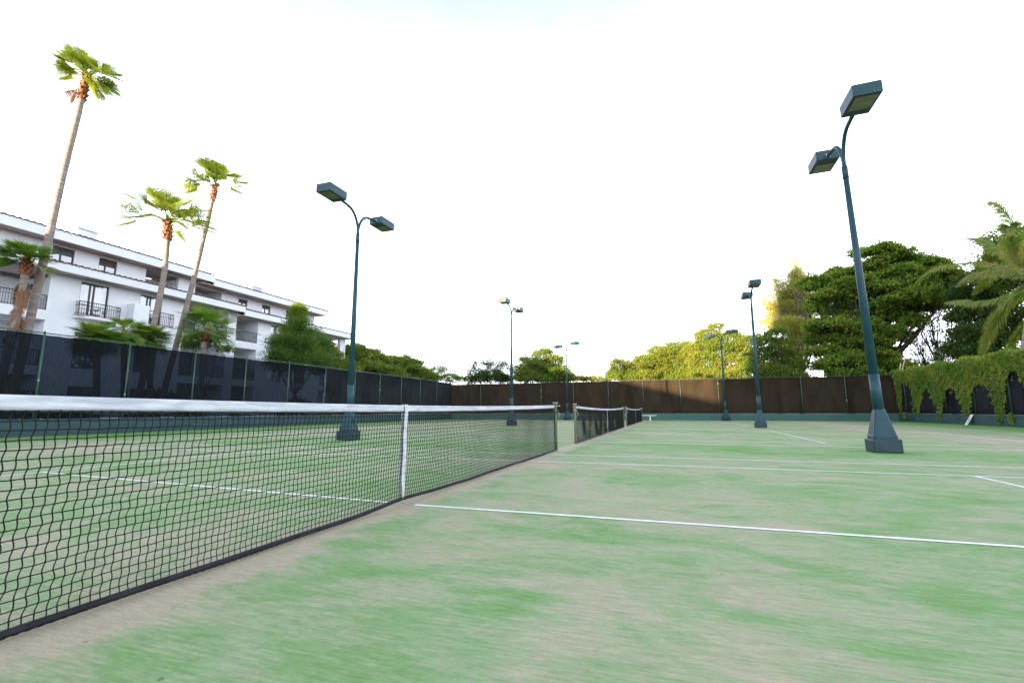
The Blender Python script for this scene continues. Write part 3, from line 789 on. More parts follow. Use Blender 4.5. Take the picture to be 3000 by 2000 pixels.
def fan_palm(path, r0, r1, fronds, label, lm=L_palm, dead=(), skirt=0, boot=(1.0, .3), group=GL, name='fan_palm', seed=0, extra=.25, petk=.85, rk=1.15):
    """path: trunk points in metres; fronds: list of (azimuth from camera-right, elevation, petiole, radius)"""
    random.seed(seed)
    base = Vector(path[0]); root = empty(name, (base.x, base.y, 0), label=label, cat='palm tree', group=group)
    rel = [Vector(p) - Vector((base.x, base.y, 0)) for p in path]
    pts = []; N = 26; m = len(rel)-1
    for i in range(N+1):      # smooth through the path
        t = i/N*m; k = min(int(t), m-1); f = t-k
        a, b_, c, d = rel[max(k-1, 0)], rel[k], rel[k+1], rel[min(k+2, m)]
        pts.append(.5*((2*b_)+(-a+c)*f+(2*a-5*b_+4*c-d)*f*f+(-a+3*b_-3*c+d)*f**3))
    rad = [r0+(r1-r0)*(i/N)**.8 + (.10*r0 if i == 0 else 0) + random.uniform(-.006, .006) for i in range(N+1)]
    b = MB(); b.tube(pts, rad, 14); b.build('trunk', M_palmbark, root)
    top = pts[-1]; ax = (pts[-1]-pts[-4]).normalized()
    # leaf-base boots
    b = MB(); H, rb = boot
    b.tube([top-ax*H, top-ax*H*.85, top-ax*H*.4, top, top+ax*.35], [r1*1.0, rb*.9, rb, rb*.75, rb*.3], 12)
    for k in range(34):
        a = k*2.4; z = -H*.95 + H*1.15*k/34
        p = top + ax*z; o = Vector((math.cos(a), math.sin(a), 0))
        L = random.uniform(.10, .22)*rb/.2
        b.tube([p+o*rb*.7, p+o*(rb+L*.35)+ax*L*.8], [.06, .025], 5)
    b.build('leaf_bases', M_boot, root)
    ctr = top + ax*.15
    rv = Vector((r_[0], r_[1], 0)); fv = Vector((f_[0], f_[1], 0)).normalized()
    allf = []
    for (azc, el, pet, R_) in fronds:
        allf.append((azc, el, pet, R_)); 
        if random.random() < .30: allf.append((azc+random.uniform(-40, 40), min(el+random.uniform(5, 30), 82), pet*random.uniform(.25, .55), R_*random.uniform(.75, .95)))
        if random.random() < extra: allf.append((azc+random.uniform(-28, 28), el+random.uniform(-16, 14), pet*random.uniform(.6, 1), R_*random.uniform(.85, 1.05)))
    for (azc, el, pet, R_) in allf:
        pet *= petk; R_ *= rk
        d = rv*math.cos(R(azc)) + fv*math.sin(R(azc)); az = math.atan2(d.y, d.x)
        V, F = fan_frond(R(el), az, pet, R_, 30, droop=random.uniform(.3, .55), fold=random.uniform(.3, .8), spread=random.uniform(1.9, 2.4), tipdroop=random.uniform(.35, .8), cover=.43 if lm is L_palm else .40)
        o = link('frond', np_mesh('frond', V, F), lm, root); o.location = ctr
    for (azc, el, pet, R_) in dead:
        d = rv*math.cos(R(azc)) + fv*math.sin(R(azc)); az = math.atan2(d.y, d.x)
        V, F = fan_frond(R(el), az, pet, R_, 16, droop=.5, fold=.9, spread=1.2, tipdroop=1.2)
        o = link('dead_frond', np_mesh('dead_frond', V, F), L_dead, root); o.location = ctr - ax*H*.35
    if skirt:
        Vs = []; Fs = []; n0 = 0
        for k in range(34):
            z = -H*.6-skirt*random.random(); a = random.uniform(0, 2*PI)
            V, F = fan_frond(R(-70), a, .35, .6, 10, .2, .6, 1.0, tipdroop=.6)
            V = V + np.array(ax*z); Vs.append(V); Fs.append(F+n0); n0 += len(V)
        o = link('dead_skirt', np_mesh('dead_skirt', np.concatenate(Vs), np.concatenate(Fs)), L_dead, root); o.location = top
    return root
def path(pts, y):
    P = [at(u, v, y=y) for u, v in pts]
    P[0][2] = min(P[0][2], 4.5)
    d = (P[1]-P[0])/(P[1][2]-P[0][2]); g = P[0]-d*P[0][2]
    return [tuple(g)] + [tuple(p) for p in P]
# azimuth 0 = camera right, 180 = camera left, 90 = away, 270 = towards
fan_palm(path([(63,760),(108,565),(150,380),(179,265),(198,180)], 23.0), .175, .115,
    [(175,35,1.0,1.05),(160,62,1.1,1.2),(140,75,.9,1.0),(185,12,1.1,1.0),(200,28,1.0,1.0),(90,70,.9,1.0),(60,60,1.0,1.1),(20,42,1.0,1.15),(5,22,1.1,1.2),(340,8,1.2,1.15),(350,-20,1.2,1.1),(15,-38,1.1,1.05),(330,-30,1.0,1.0),
     (270,55,1.0,1.1),(300,35,1.0,1.1),(250,30,1.0,1.0),(230,50,.9,1.0),(120,40,1.0,1.0),(80,20,1.0,1.0),(45,5,1.1,1.1),(0,-48,1.2,1.0)],
    'tallest leaning fan palm at far left with long curved bare trunk', dead=((185,-35,.45,.9),(178,-66,.3,.8),(10,-70,.2,.7)), boot=(1.2,.165), seed=41, petk=.62, rk=.86)
fan_palm(path([(343,795),(375,640),(384,565),(386,515)], 23.0), .165, .11,
    [(178,22,1.7,1.5),(190,8,1.8,1.4),(165,38,1.6,1.4),(150,62,1.4,1.4),(120,72,1.3,1.4),(75,68,1.3,1.4),(60,75,1.3,1.3),(30,45,1.3,1.3),(10,28,1.5,1.5),(350,8,1.7,1.4),(0,-5,1.6,1.5),(335,0,1.5,1.4),(20,10,1.5,1.4),
     (270,60,1.2,1.3),(300,40,1.3,1.3),(240,35,1.4,1.4),(210,20,1.5,1.4),(320,20,1.4,1.3),(100,35,1.3,1.3),(345,-28,1.2,1.3)],
    'full-crowned fan palm with arching yellow green fronds, shorter of the middle pair', boot=(.9,.215), seed=42, rk=1.1)
fan_palm(path([(402,803),(440,660),(470,540),(494,432)], 23.5), .16, .105,
    [(175,25,1.3,1.1),(188,5,1.2,1.1),(160,40,1.3,1.2),(110,75,1.3,1.2),(80,62,1.2,1.2),(45,55,1.1,1.2),(15,35,1.2,1.2),(350,10,1.6,1.2),(5,-25,1.4,1.1),(270,50,1.1,1.2),(300,45,1.1,1.2),(330,30,1.2,1.1),(225,30,1.1,1.1),(200,-8,1.1,1.0),(60,30,1.1,1.2)],
    'slender leaning fan palm behind the full-crowned one, with small compact crown', boot=(.9,.155), seed=43, rk=1.05)
fan_palm(path([(30,757),(48,680),(62,605)], 22.6), .15, .13,
    [(180,30,.7,1.0),(165,55,.7,1.1),(140,70,.6,1.0),(80,75,.6,1.1),(50,60,.6,1.0),(20,45,.6,1.0),(5,20,.7,1.0),(345,5,.9,1.0),(355,-15,1.0,1.0),(200,20,.7,1.0),(190,0,.8,1.0),(230,40,.7,1.0),(270,60,.6,1.0),(300,40,.6,1.0),(320,20,.7,.9),(250,15,.6,.9),(110,40,.6,1.0)],
    'small palm with hanging brown skirt beside the foot of the tallest palm', lm=L_palmdark, skirt=2.2, boot=(.5,.18), seed=44, rk=.82, petk=.62)
full = [(a, e, random.uniform(.8, 1.05), random.uniform(1.0, 1.25)) for a, e in
        ((180,5),(175,30),(160,55),(200,45),(130,70),(90,80),(60,62),(30,50),(5,32),(350,8),(10,-12),(330,35),(300,60),(270,70),(240,50),(220,25),(190,-15),(280,30),(320,5),(260,5),(340,-18),(100,35),(70,20))]
fan_palm(path([(467,808),(468,792),(476,768)], 22.2), .15, .13, full, 'short bushy fan palm just above the fence, right of the leaning palms', lm=L_palmdark, boot=(.5,.18), seed=45, rk=1.0, petk=.8)
for k, (u, v) in enumerate(((222, 790), (285, 772), (345, 788))):
    sub_ = [(a, e-8, .5*p, r*.85) for a, e, p, r in full[::1+(k == 1)]]
    fan_palm(path([(u, v+12), (u, v+4), (u, v-2)], 22.0+.4*k), .14, .12, sub_,
             ['leftmost low fan palm clump peeping over the left fence', 'middle low fan palm clump peeping over the left fence', 'rightmost low fan palm clump over the fence, at the foot of the full-crowned palm'][k],
             lm=L_palmdark, boot=(.3,.14), seed=46+k, rk=.85, petk=.8)

# ------------------------------------------------------------------ coconut palm at right
def coco_frond(P, leaf_len=1.0, hang=1.2, n=110):
    """P: rachis points (world)"""
    P = [np.array(p, float) for p in P]; V = []; F = []
    def pt(t):
        m = len(P)-1; x = t*m; k = min(int(x), m-1); f = x-k
        a, b_, c, d = P[max(k-1, 0)], P[k], P[k+1], P[min(k+2, m)]
        return .5*((2*b_)+(-a+c)*f+(2*a-5*b_+4*c-d)*f*f+(-a+3*b_-3*c+d)*f**3)
    def q(*p):
        i = len(V); V.extend(p); F.append((i, i+1, i+2, i+3))
    for i in range(n):
        t = i/n; p = pt(t); p2 = pt(min(t+1/n, 1)); d = p2-p; d /= np.linalg.norm(d)+1e-9
        s = np.cross(d, (0, 0, 1.0)); s /= np.linalg.norm(s)+1e-9; u = np.cross(s, d); w = .032*(1-t*.85)
        q(p-s*w, p+s*w, p2+s*w, p2-s*w); q(p-u*w, p+u*w, p2+u*w, p2-u*w)
        if t < .08: continue
        for sg in (-1, 1):
            for rep in range(2):
                L = leaf_len*(math.sin(PI*min(1, t*.9+.12))**.5)*random.uniform(.8, 1.1)
                dv = s*sg*(1-hang*.6)+d*.45+np.array([0, 0, .12]) + np.array([random.gauss(0, .07) for _ in range(3)])
                dv /= np.linalg.norm(dv); a = p + d*random.uniform(0, .05); wv = d*.034
                for j in range(4):
                    b_ = a + dv*L/4
                    w0, w1 = (1, 1, .8, .5)[j], (1, .8, .5, .05)[j]
                    q(a-wv*w0, a+wv*w0, b_+wv*w1, b_-wv*w1)
                    a = b_; dv = dv + np.array([0, 0, -hang*(.25+.2*j)]); dv /= np.linalg.norm(dv)
    return np.array(V), np.array(F)
def zp(zx, zy, y): return at(1568+zx/3, 548.8+zy/3, y=y)
random.seed(5)
cy_ = -21.5
hub = zp(2410, 300, cy_); tb = zp(2330, 770, cy_)
root = empty('coconut_palm', (hub[0]-.1, hub[1], 0), label='large drooping coconut palm at the right edge, over the vine-covered fence', cat='palm tree')
b = MB(); g = np.array([root.location[0], root.location[1], 0])
b.tube([Vector((tb[0]-g[0], tb[1]-g[1], 0)), Vector((tb[0]-g[0], 0, 3.5)), Vector((hub[0]-g[0], 0, hub[2]-.3))], [.24, .19, .16], 12); b.build('trunk', M_palmbark, root)
arcs = [[(2410,300,0),(2300,235,.2),(2150,228,.4),(2050,255,.5),(1970,320,.6)],
        [(2410,320,0),(2300,325,-.5),(2180,385,-.8),(2050,490,-1),(1930,620,-1.1)],
        [(2420,420,0),(2330,530,-.6),(2230,600,-.9),(2130,690,-1.1),(2045,810,-1.2)],
        [(2400,260,0),(2250,165,.8),(2080,160,1.2),(1900,205,1.5),(1760,330,1.7)],
        [(2400,280,0),(2230,190,-.5),(2100,215,-.8),(1980,270,-1),(1860,400,-1.1)],
        [(2410,330,0),(2290,400,.6),(2170,430,.9),(2060,420,1.1),(1960,430,1.2)],
        [(2420,240,0),(2400,60,.3),(2330,-120,.4),(2260,-230,.5),(2190,-265,.5)],
        [(2420,240,0),(2380,150,.6),(2320,60,.9),(2240,-10,1.2),(2130,-20,1.3)],
        [(2420,240,0),(2440,100,.9),(2500,-60,1.4),(2560,-120,1.8),(2620,-60,2.0)],
        [(2420,300,0),(2460,400,-.9),(2520,560,-1.5),(2560,700,-1.7),(2580,840,-1.8)],
        [(2420,260,0),(2520,200,.2),(2640,260,.4),(2720,400,.5),(2760,560,.6)],
        [(2420,330,0),(2350,430,.6),(2290,540,.8),(2240,680,1),(2220,800,1.1)]]
for k, a in enumerate(arcs):
    P_ = [zp(x, y, cy_)-g + np.array([0, dy, 0]) for x, y, dy in a]
    V, F = coco_frond(P_, random.uniform(.8, 1.05), random.uniform(1.05, 1.5)); link('frond', np_mesh('frond', V, F), L_coco, root)

# ------------------------------------------------------------------ vine on the right fence
env = [(600,560),(670,560),(760,600),(860,650),(900,720),(930,810),(945,800),(935,600),(940,440),(1000,470),(1050,560),(1090,700),(1100,880),(1130,880),(1160,700),(1195,560),(1215,500),(1250,540),(1290,640),
       (1350,740),(1370,880),(1400,890),(1415,700),(1450,540),(1500,520),(1550,560),(1600,650),(1640,740),(1670,840),(1710,840),(1735,700),(1750,520),(1800,480),(1880,490),(1930,530),(1970,600),(2010,740),(2040,860),
       (2070,940),(2100,900),(2115,740),(2125,540),(2150,440),(2200,320),(2270,350),(2310,430),(2352,500)]
E_ = np.array([at((2400+a/3.92)*2352/3000, (1000+b_/3.92)*2352/3000, y=-18.85)[[0, 2]] for a, b_ in env])
E_ = np.concatenate([E_, [(24.6,2.2),(24.2,.5),(23.8,2.4),(22.8,2.6),(22.2,.9),(21.6,2.4),(20.4,2.2),(19.8,.8),(19,2.5),(17,2.4),(14,2.7)]])
E_ = E_[np.argsort(-E_[:, 0])]; ex, ez = E_[::-1, 0], E_[::-1, 1]
n = 90000
x = rng.uniform(14, 40.3, n); top = 3.78 + .10*np.sin(x*1.9)+.07*np.sin(x*4.7+1)
wob = rng.normal(0, .05, n); z = rng.uniform(0.05, 4.0, n)
lo = np.interp(x+wob, ex, ez) + rng.normal(0, .03, n) + .10*np.sin(x*17+z*0) * np.sin(x*5.3)
lo = lo - .5*(rng.random(n) < .05)*rng.random(n)
keep = (z > lo) & (z < top+rng.normal(0, .05, n))
clump = np.sin(x*7+np.sin(z*5)*2)*np.sin(z*6+x*3)
keep &= (rng.random(n) < .80+.2*clump)
x, z = x[keep], z[keep]
yb = -18.93 + (.07+.20*np.clip((z-2.4)/1.3, 0, 1))*rng.random(len(x)) + .13*np.clip(clump[keep], 0, 1)
C = np.stack([x, yb, z], 1)
ov = rng.uniform(14, 40.3, 6500); C = np.concatenate([C, np.stack([ov, rng.uniform(-19.35, -18.75, 6500), 3.76+.10*np.sin(ov*1.9)+.07*np.sin(ov*4.7+1)+rng.normal(0, .06, 6500)], 1)])
nn = len(C); dv = np.tile(np.array([0, .35, -1.0]), (nn, 1))
V, F = leaf_cloud(C - np.array([27, -18.9, 0]), .105, .08, .25, .2, dv)
root = empty('climbing_vine', (27, -18.9, 0), label='yellow green creeper hanging in long tails over the right fence', cat='vine')
link('foliage', np_mesh('foliage', V, F), L_vine, root)
for i in range(46):
    k = random.randrange(2, len(ex)-2); x0 = ex[k]+random.uniform(-.2, .2); z1 = max(ez[k]-random.uniform(0, .1), .1)
    b = MB(); b.tube([(x0-27+random.uniform(-.5, .5), .02, 3.7), (x0-27, .05, (3.7+z1)/2), (x0-27, .04, z1)], [.012, .009, .004], 4); b.build('stem', M_bark, root)

# small dwarf seedlings at the wall foot
GS = 'loose creeper shoots on the base wall of the right fence'
for k, (zx, zy, s) in enumerate(((985, 850, .5), (2200, 885, .55))):
    p = at((2400+zx/3.92)*2352/3000, (1000+zy/3.92)*2352/3000, y=-18.8); nn = 160
    C = np.stack([rng.normal(0, .09, nn), rng.uniform(-.05, .05, nn), rng.uniform(-.25, .25, nn)*s*2], 1)
    V, F = leaf_cloud(C, .08, .06, .3, .2, np.tile(np.array([0, .3, -1.]), (nn, 1)))
    root = empty('creeper_shoot', tuple(p), label=['small loose creeper shoot on the wall near the largest pole', 'small loose creeper shoot on the wall near the right edge'][k], cat='plant', group=GS)
    link('foliage', np_mesh('foliage', V, F), L_vine, root)
    b = MB(); b.tube([(0, -.03, -.3), (.02, -.02, 0), (0, -.03, .4)], [.004, .006, .004], 4); b.build('stem', M_bark, root)

# ------------------------------------------------------------------ small things by the fences
root = empty('white_bench', (38.6, .25, 0), label='white backless bench on two legs against the far fence', cat='bench')
b = MB(); b.box(-.2, .2, -1.3, 1.3, .41, .46); b.build('seat', M_white, root, .008)
for s in (-.78, .78):
    b = MB(); b.box(-.15, .15, s-.05, s+.05, .03, .41); b.box(-.2, .2, s-.08, s+.08, 0, .03); b.build('leg', M_white, root, .006)
root = empty('leaning_board', (30.9, -18.72, 0), label='narrow white board with dark lettering leaning on the right fence wall', cat='sign')
b = MB(); V = [(-.15,.13,0),(.10,.13,0),(.10-.16,-.15,.60),(-.15-.16,-.15,.60),(-.15,.105,0),(.10,.105,0),(.10-.16,-.175,.60),(-.15-.16,-.175,.60)]
b.add(V, [(0,1,2,3),(7,6,5,4),(0,4,5,1),(1,5,6,2),(2,6,7,3),(3,7,4,0)]); bo = b.build('board', M_white, root)
b = MB()
for k in range(7):   # unreadable upright lettering
    t = .17+k*.09; dx = -.16*t; yy = .13-.28*t+.004; zz = .6*t
    w0, w1 = [(-.10,.04),(-.09,.02),(-.10,-.01),(-.08,.05),(-.10,.03),(-.07,.05),(-.10,.04)][k]
    V = [(dx+w0, yy, zz), (dx+w1, yy, zz), (dx+w1-.006, yy-.0105, zz+.0225), (dx+w0-.006, yy-.0105, zz+.0225)]
    b.add(V, [(0,1,2,3)])
b.build('lettering', M_signmark, bo)
for k, (a, c) in enumerate((((2635,1090),(2639,1062)), ((2642,1090),(2651,1050)))):
    p = at(a[0]*2352/3000, a[1]*2352/3000, x=41.3); q_ = at(c[0]*2352/3000, c[1]*2352/3000, x=41.3)
    d = (q_-p)/(q_[2]-p[2]); g0 = p-d*p[2]
    root = empty('cane_stake', (g0[0], g0[1], 0), label=['left and shorter of two pale canes above the fence corner', 'right and taller of two pale canes above the fence corner'][k], cat='stake', group='pale canes behind the fence corner')
    b = MB(); b.tube([(0,0,0), tuple((q_-g0)*.5+np.array([.03,.02,0])), tuple(q_-g0)], [.05,.042,.03], 7); b.build('cane', M_stick, root)
pz = at(1352, 864, x=140)
root = empty('distant_building', (140, pz[1], 0), label='small far white building with flat grey roof between the tree groups', cat='building')
b = MB(); b.box(-3, 3, -3.6, 5.2, 0, pz[2]-.2); b.build('wall', M_stucco, root)
b = MB(); b.box(-3.4, 3.4, -3.6, 1.5, pz[2]-.2, pz[2]+.35); b.box(-3.4, 3.4, -4.1, 5.6, pz[2]-.45, pz[2]-.2); b.build('roof', varied('grey_roof', (.35,.34,.36), (.28,.27,.3), 1), root)

# ------------------------------------------------------------------ the white building
def grid_wall(b, x0, x1, z0, z1, ya, yb, holes):
    """box wall with rectangular holes (x0,x1,z0,z1)"""
    xs = sorted({x0, x1, *[h[0] for h in holes], *[h[1] for h in holes]}); xs = [x for x in xs if x0 <= x <= x1]
    for a, c in zip(xs[:-1], xs[1:]):
        m = (a+c)/2; hs = sorted([(h[2], h[3]) for h in holes if h[0] < m < h[1]]); z = z0
        for h0, h1 in hs:
            if h0 > z: b.box(a, c, ya, yb, z, h0)
            z = max(z, h1)
        if z < z1: b.box(a, c, ya, yb, z, z1)
def tiles(b, x0, x1, ya, za, yb, zb, pitch=.34, r=.075):
    n = int((x1-x0)/pitch*6); V = []; F = []; rows = 8
    for j in range(rows+1):
        t = j/rows; y = ya+(yb-ya)*t; z = za+(zb-za)*t
        for i in range(n+1):
            x = x0+(x1-x0)*i/n; V.append((x, y, z+r*abs(math.sin(PI*(x-x0)/pitch))*1.3))
    m = n+1
    for j in range(rows):
        for i in range(n): q = j*m+i; F.append((q, q+1, q+m+1, q+m))
    b.add(V, F)
    V = []; F = []      # thick front lip
    for i in range(n+1):
        x = x0+(x1-x0)*i/n; h = r*abs(math.sin(PI*(x-x0)/pitch))*1.3
        V += [(x, ya, za+h), (x, ya, za+h-.06)]
        if i: q = 2*i; F.append((q-2, q-1, q+1, q))
    b.add(V, F)
def window(root, x0, x1, z0, z1, y, fm, mull=(.5,), transom=None, t=.07, inset=.10):
    b = MB(); yy = y+inset
    b.box(x0, x0+t, yy, yy+.08, z0, z1); b.box(x1-t, x1, yy, yy+.08, z0, z1); b.box(x0+t, x1-t, yy, yy+.08, z1-t, z1); b.box(x0+t, x1-t, yy, yy+.08, z0, z0+t)
    for f in mull:
        c = x0+(x1-x0)*f; b.box(c-t*.6, c+t*.6, yy-.01, yy+.07, z0+t, z1-t)
    o = b.build('window', fm, root)
    if transom:
        b = MB(); b.box(x0+t, x1-t, yy+.01, yy+.05, z1-t-transom, z1-t); b.build('shutter_box', fm, o)
        z1 = z1-transom
    b = MB(); b.box(x0+t, x1-t, yy+.03, yy+.045, z0+t, z1-t); b.build('pane', M_glass, o)
    return o
def railing(root, x0, x1, y, z, h=.88, ret=0.0, step=.12, mat_=None):
    b = MB()
    for zz, r in ((z+.08, .018), (z+h, .026)): b.tube([(x0, y, zz), (x1, y, zz)], r, 6)
    b.tube([(x0, y, z+h*.72), (x1, y, z+h*.72)], .012, 6)
    n = max(int((x1-x0)/step), 2)
    for i in range(n+1):
        x = x0+(x1-x0)*i/n; b.tube([(x, y, z+.0), (x, y, z+h)], .011 if 0 < i < n else .022, 5)
    if ret:
        for x in (x0, x1):
            for zz in (z+.08, z+h, z+h*.72): b.tube([(x, y, zz), (x, y+ret, zz)], .016, 5)
            for k in range(1, 4): b.tube([(x, y+ret*k/4, z), (x, y+ret*k/4, z+h)], .011, 5)
    return b.build('railing', M_iron, root)
def lantern(root, x, y, z):
    b = MB(); b.tube([(x, y, z+.12), (x, y-.16, z+.2), (x, y-.22, z+.12)], .015, 6)
    b.tube([(x, y-.22, z-.22), (x, y-.22, z-.16), (x, y-.22, z+.06), (x, y-.22, z+.14), (x, y-.22, z+.18)], [.04, .07, .10, .05, .01], 8)
    b.build('wall_lantern', M_iron, root)
H = empty('hotel_building', (0, 0, 0), label='long white three-storey building with balconies and clay tile edges behind the left fence', cat='building')
YW, YT, YB = 32.0, 35.3, 34.6
BA, BB, XE = 3.0, 25.3, 39.5       # block A from BA, block B from BB to XE
logg = [(5.0, 12.73), (20.9, 24.65), (25.45, 27.65), (35.6, 38.65)]
LV = [(.1, 2.95), (3.5, 6.17), (6.75, 9.0)]
holes = []
for a, c in logg:
    for z0, z1 in LV: holes.append((a, c, z0, z1-.25 if a > 25 and z0 > 6 else z1))
doors = [(14.26, 15.84), (17.75, 19.25)]
for a, c in doors: holes += [(a, c, 6.80, 8.88), (a, c, 3.5, 5.7), (a, c, .1, 2.4)]
holes += [(29.07, 30.6, 6.80, 8.62), (29.07, 30.6, 3.5, 5.6), (32.2, 33.6, 3.5, 5.6)]
b = MB(); grid_wall(b, BA, BB, -.05, 9.05, YW, YW+.25, [h for h in holes if h[1] < BB+.1])
grid_wall(b, BB, XE, -.05, 8.80, YW+.003, YW+.25, [h for h in holes if h[0] > BB-.1])
# end walls with the opening of the last loggia, back wall, partitions
b.box(BA, BA+.25, YW+.25, 46, -.05, 9.05)
b.box(XE-.25, XE, YB, 46, -.05, 8.8)
for z0, z1 in ((-.05, .1), (2.95, 3.5), (6.17, 6.75)): b.box(XE-.25, XE, YW+.25, YB, z0, z1)
b.box(XE-.25, XE, YW+.25, YW+.9, .1, 8.8)
b.box(BA+.25, XE-.25, 45.75, 46, -.05, 11.7)
bh = []
for a, c in logg:
    for z0, z1 in LV: bh.append((a+.35*(c-a)-.4, min(a+.35*(c-a)+1.6, c-.15), z0+.003, z0+2.05))
grid_wall(b, BA+.25, XE-.26, -.05, 8.8, YB, YB+.2, bh)
for a, c in logg:
    for x in (a, c):
        if x > 38: continue
        s = -.2 if x == a else 0
        b.box(x+s, x+s+.2, YW+.25, YB, -.05, 8.8)
b.build('wall', M_stucco, H)
for a, c in logg:
    for z0, z1 in ((2.95, 3.5), (6.17, 6.75)):
        b = MB(); b.box(a+.003, c-.003 if c < 38 else c-.26, YW-.04, YB-.003, z0+.003, z1-.003); b.build('balcony_slab', M_stucco, H)
# soffits of the canopy (tinted with pink roof bounce) and fascia bands
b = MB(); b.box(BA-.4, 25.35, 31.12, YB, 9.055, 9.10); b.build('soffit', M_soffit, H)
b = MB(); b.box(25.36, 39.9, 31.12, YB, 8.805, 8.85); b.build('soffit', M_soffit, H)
b = MB(); b.box(BA-.4, 25.35, 30.98, 31.12, 9.02, 9.50); b.box(25.21, 25.35, 31.12, YB, 9.11, 9.45); b.build('fascia', M_stucco, H)
b = MB(); b.box(25.355, 39.95, 30.99, 31.12, 8.77, 9.27); b.box(39.81, 39.95, 31.12, 45, 8.86, 9.24); b.build('fascia', M_stucco, H)
b = MB(); tiles(b, BA-.4, 25.40, 30.94, 9.505, YT+.1, 9.98); b.build('canopy_tiles', M_tile, H)
b = MB(); tiles(b, 25.42, 40.0, 30.95, 9.275, YT+.1, 9.78); b.build('canopy_tiles', M_tile, H)
# top storey
th = [(14.24, 15.45, 9.95, 11.62), (16.9, 18.05, 9.95, 11.62), (20.05, 22.6, 9.95, 11.7), (28.5, 29.5, 9.8, 11.3), (31.2, 32.25, 9.8, 11.3), (34.3, 37.4, 9.8, 11.4), (24.15, 26.76, 9.8, 11.4), (4.5, 8.9, 9.95, 11.7)]
b = MB(); grid_wall(b, BA, 24.05, 9.3, 11.80, YT, YT+.3, [h for h in th if h[1] < 24]); grid_wall(b, 24.053, 38.45, 9.2, 11.55, YT+.25, YT+.5, [h for h in th if h[0] > 24])
b.box(BA, BA+.25, YT+.3, 46, 9.06, 11.8); b.box(38.2, 38.45, YT+.5, 46, 8.9, 11.55)
grid_wall(b, BA+.3, 38.1, 9.3, 11.5, 37.4, 37.6, [])
for x in (20.05, 22.6, 26.76, 34.3, 37.4, 8.9):
    b.box(x if x not in (22.6, 26.76, 37.4) else x-.0, x+.18, YT+.5, 37.4, 9.5, 11.5) if x in (22.6, 26.76, 37.4, 8.9) else b.box(x-.18, x, YT+.5, 37.4, 9.5, 11.5)
b.build('top_storey_wall', M_stucco, H)
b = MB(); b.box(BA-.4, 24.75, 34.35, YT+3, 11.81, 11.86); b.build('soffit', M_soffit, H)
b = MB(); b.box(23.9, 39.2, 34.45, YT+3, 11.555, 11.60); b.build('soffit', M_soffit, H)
b = MB(); b.box(BA-.4, 24.9, 34.2, 34.35, 11.76, 12.36); b.box(24.76, 24.9, 34.35, 46, 11.87, 12.3); b.build('fascia', M_stucco, H)
b = MB(); b.box(24.91, 39.3, 34.25, 34.449, 11.50, 12.06); b.box(39.16, 39.3, 34.45, 46, 11.61, 12.0); b.build('fascia', M_stucco, H)
b = MB(); tiles(b, BA-.4, 24.95, 34.15, 12.37, 40.2, 13.5); tiles(b, BA-.4, 24.95, 40.2, 13.5, 46.3, 12.3); b.build('roof', M_tile, H)
b = MB(); tiles(b, 24.97, 39.35, 34.2, 12.07, 40.2, 13.2); tiles(b, 24.97, 39.35, 40.2, 13.2, 46.3, 12.0); b.build('roof', M_tile, H)
for (ua, ub, vt) in ((171, 216, 520), (571, 595, 655)):
    A_, B_ = at(ua, vt, y=38), at(ub, vt, y=38); b = MB()
    b.box(A_[0], B_[0], 37.5, 38.7, 12.4, A_[2]-.18); b.box(A_[0]-.1, B_[0]+.1, 37.4, 38.8, A_[2]-.18, A_[2])
    b.box(A_[0]+.1, B_[0]-.1, 37.55, 38.6, A_[2], A_[2]+.25); b.build('chimney', M_stucco, H)
window(H, 14.24, 15.45, 9.95, 11.62, YT, M_frame, (.42,), .42); window(H, 16.9, 18.05, 9.95, 11.62, YT, M_frame_br, (.40,), .45)
window(H, 20.3, 21.1, 9.9, 11.0, 37.2, M_frame); window(H, 21.4, 22.4, 9.9, 11.0, 37.2, M_frame)
window(H, 28.5, 29.5, 9.8, 11.3, YT+.25, M_frame_br, (.5,), .3); window(H, 31.2, 32.25, 9.8, 11.3, YT+.25, M_frame_br, (.45,), .3)
window(H, 34.6, 36.2, 9.8, 11.2, 37.2, M_frame_br); window(H, 24.4, 25.8, 9.8, 10.9, 37.2, M_frame_br); window(H, 4.8, 8.4, 9.6, 11.0, 37.2, M_frame)
for a, c in doors:
    window(H, a, c, 6.80, 8.88, YW, M_frame, (.36, .5)); window(H, a, c, 3.5, 5.7, YW, M_frame); window(H, a, c, .1, 2.4, YW, M_frame)
window(H, 29.07, 30.6, 6.80, 8.62, YW, M_frame, (.33, .45)); window(H, 29.07, 30.6, 3.5, 5.6, YW, M_frame); window(H, 32.2, 33.6, 3.5, 5.6, YW, M_frame)
for a, c, z0, z1 in bh: window(H, a, c, z0, z1, YB-.1, M_frame, (.5,))
# balconies in front of the two glazed doors
for (x0, x1) in ((14.0, 16.4),):
    b = MB(); rings = []
    for k in range(15):
        t = k/14; x = x0+(x1-x0)*t; yb_ = YW-.10-.42*math.sin(PI*t)**.6; d_ = .34+.10*math.sin(PI*t)
        rings.append([(x, YW, 6.72-d_*.7), (x, yb_, 6.72-d_*.35), (x, yb_, 6.72), (x, YW, 6.72)])
    b.rings(rings, False); o = b.build('balcony', M_stucco, H)
    b = MB(); b.box(x0+.02, x1-.02, YW-.46, YW-.02, 6.723, 6.76); b.build('tiled_sill', M_sill, o)
    railing(o, x0+.08, x1-.05, YW-.44, 6.76, .82, .40)
b = MB(); b.box(17.98, 19.75, YW-.7, YW-.003, 6.25, 6.74); b.box(17.0, 17.97, YW-.72, YW-.003, 6.1, 8.02); o = b.build('balcony', M_stucco, H)
b = MB(); b.box(17.98, 19.78, YW-.74, YW-.01, 6.743, 6.79); b.build('tiled_sill', M_sill, o)
railing(o, 18.0, 19.7, YW-.66, 6.79, .95, .6)
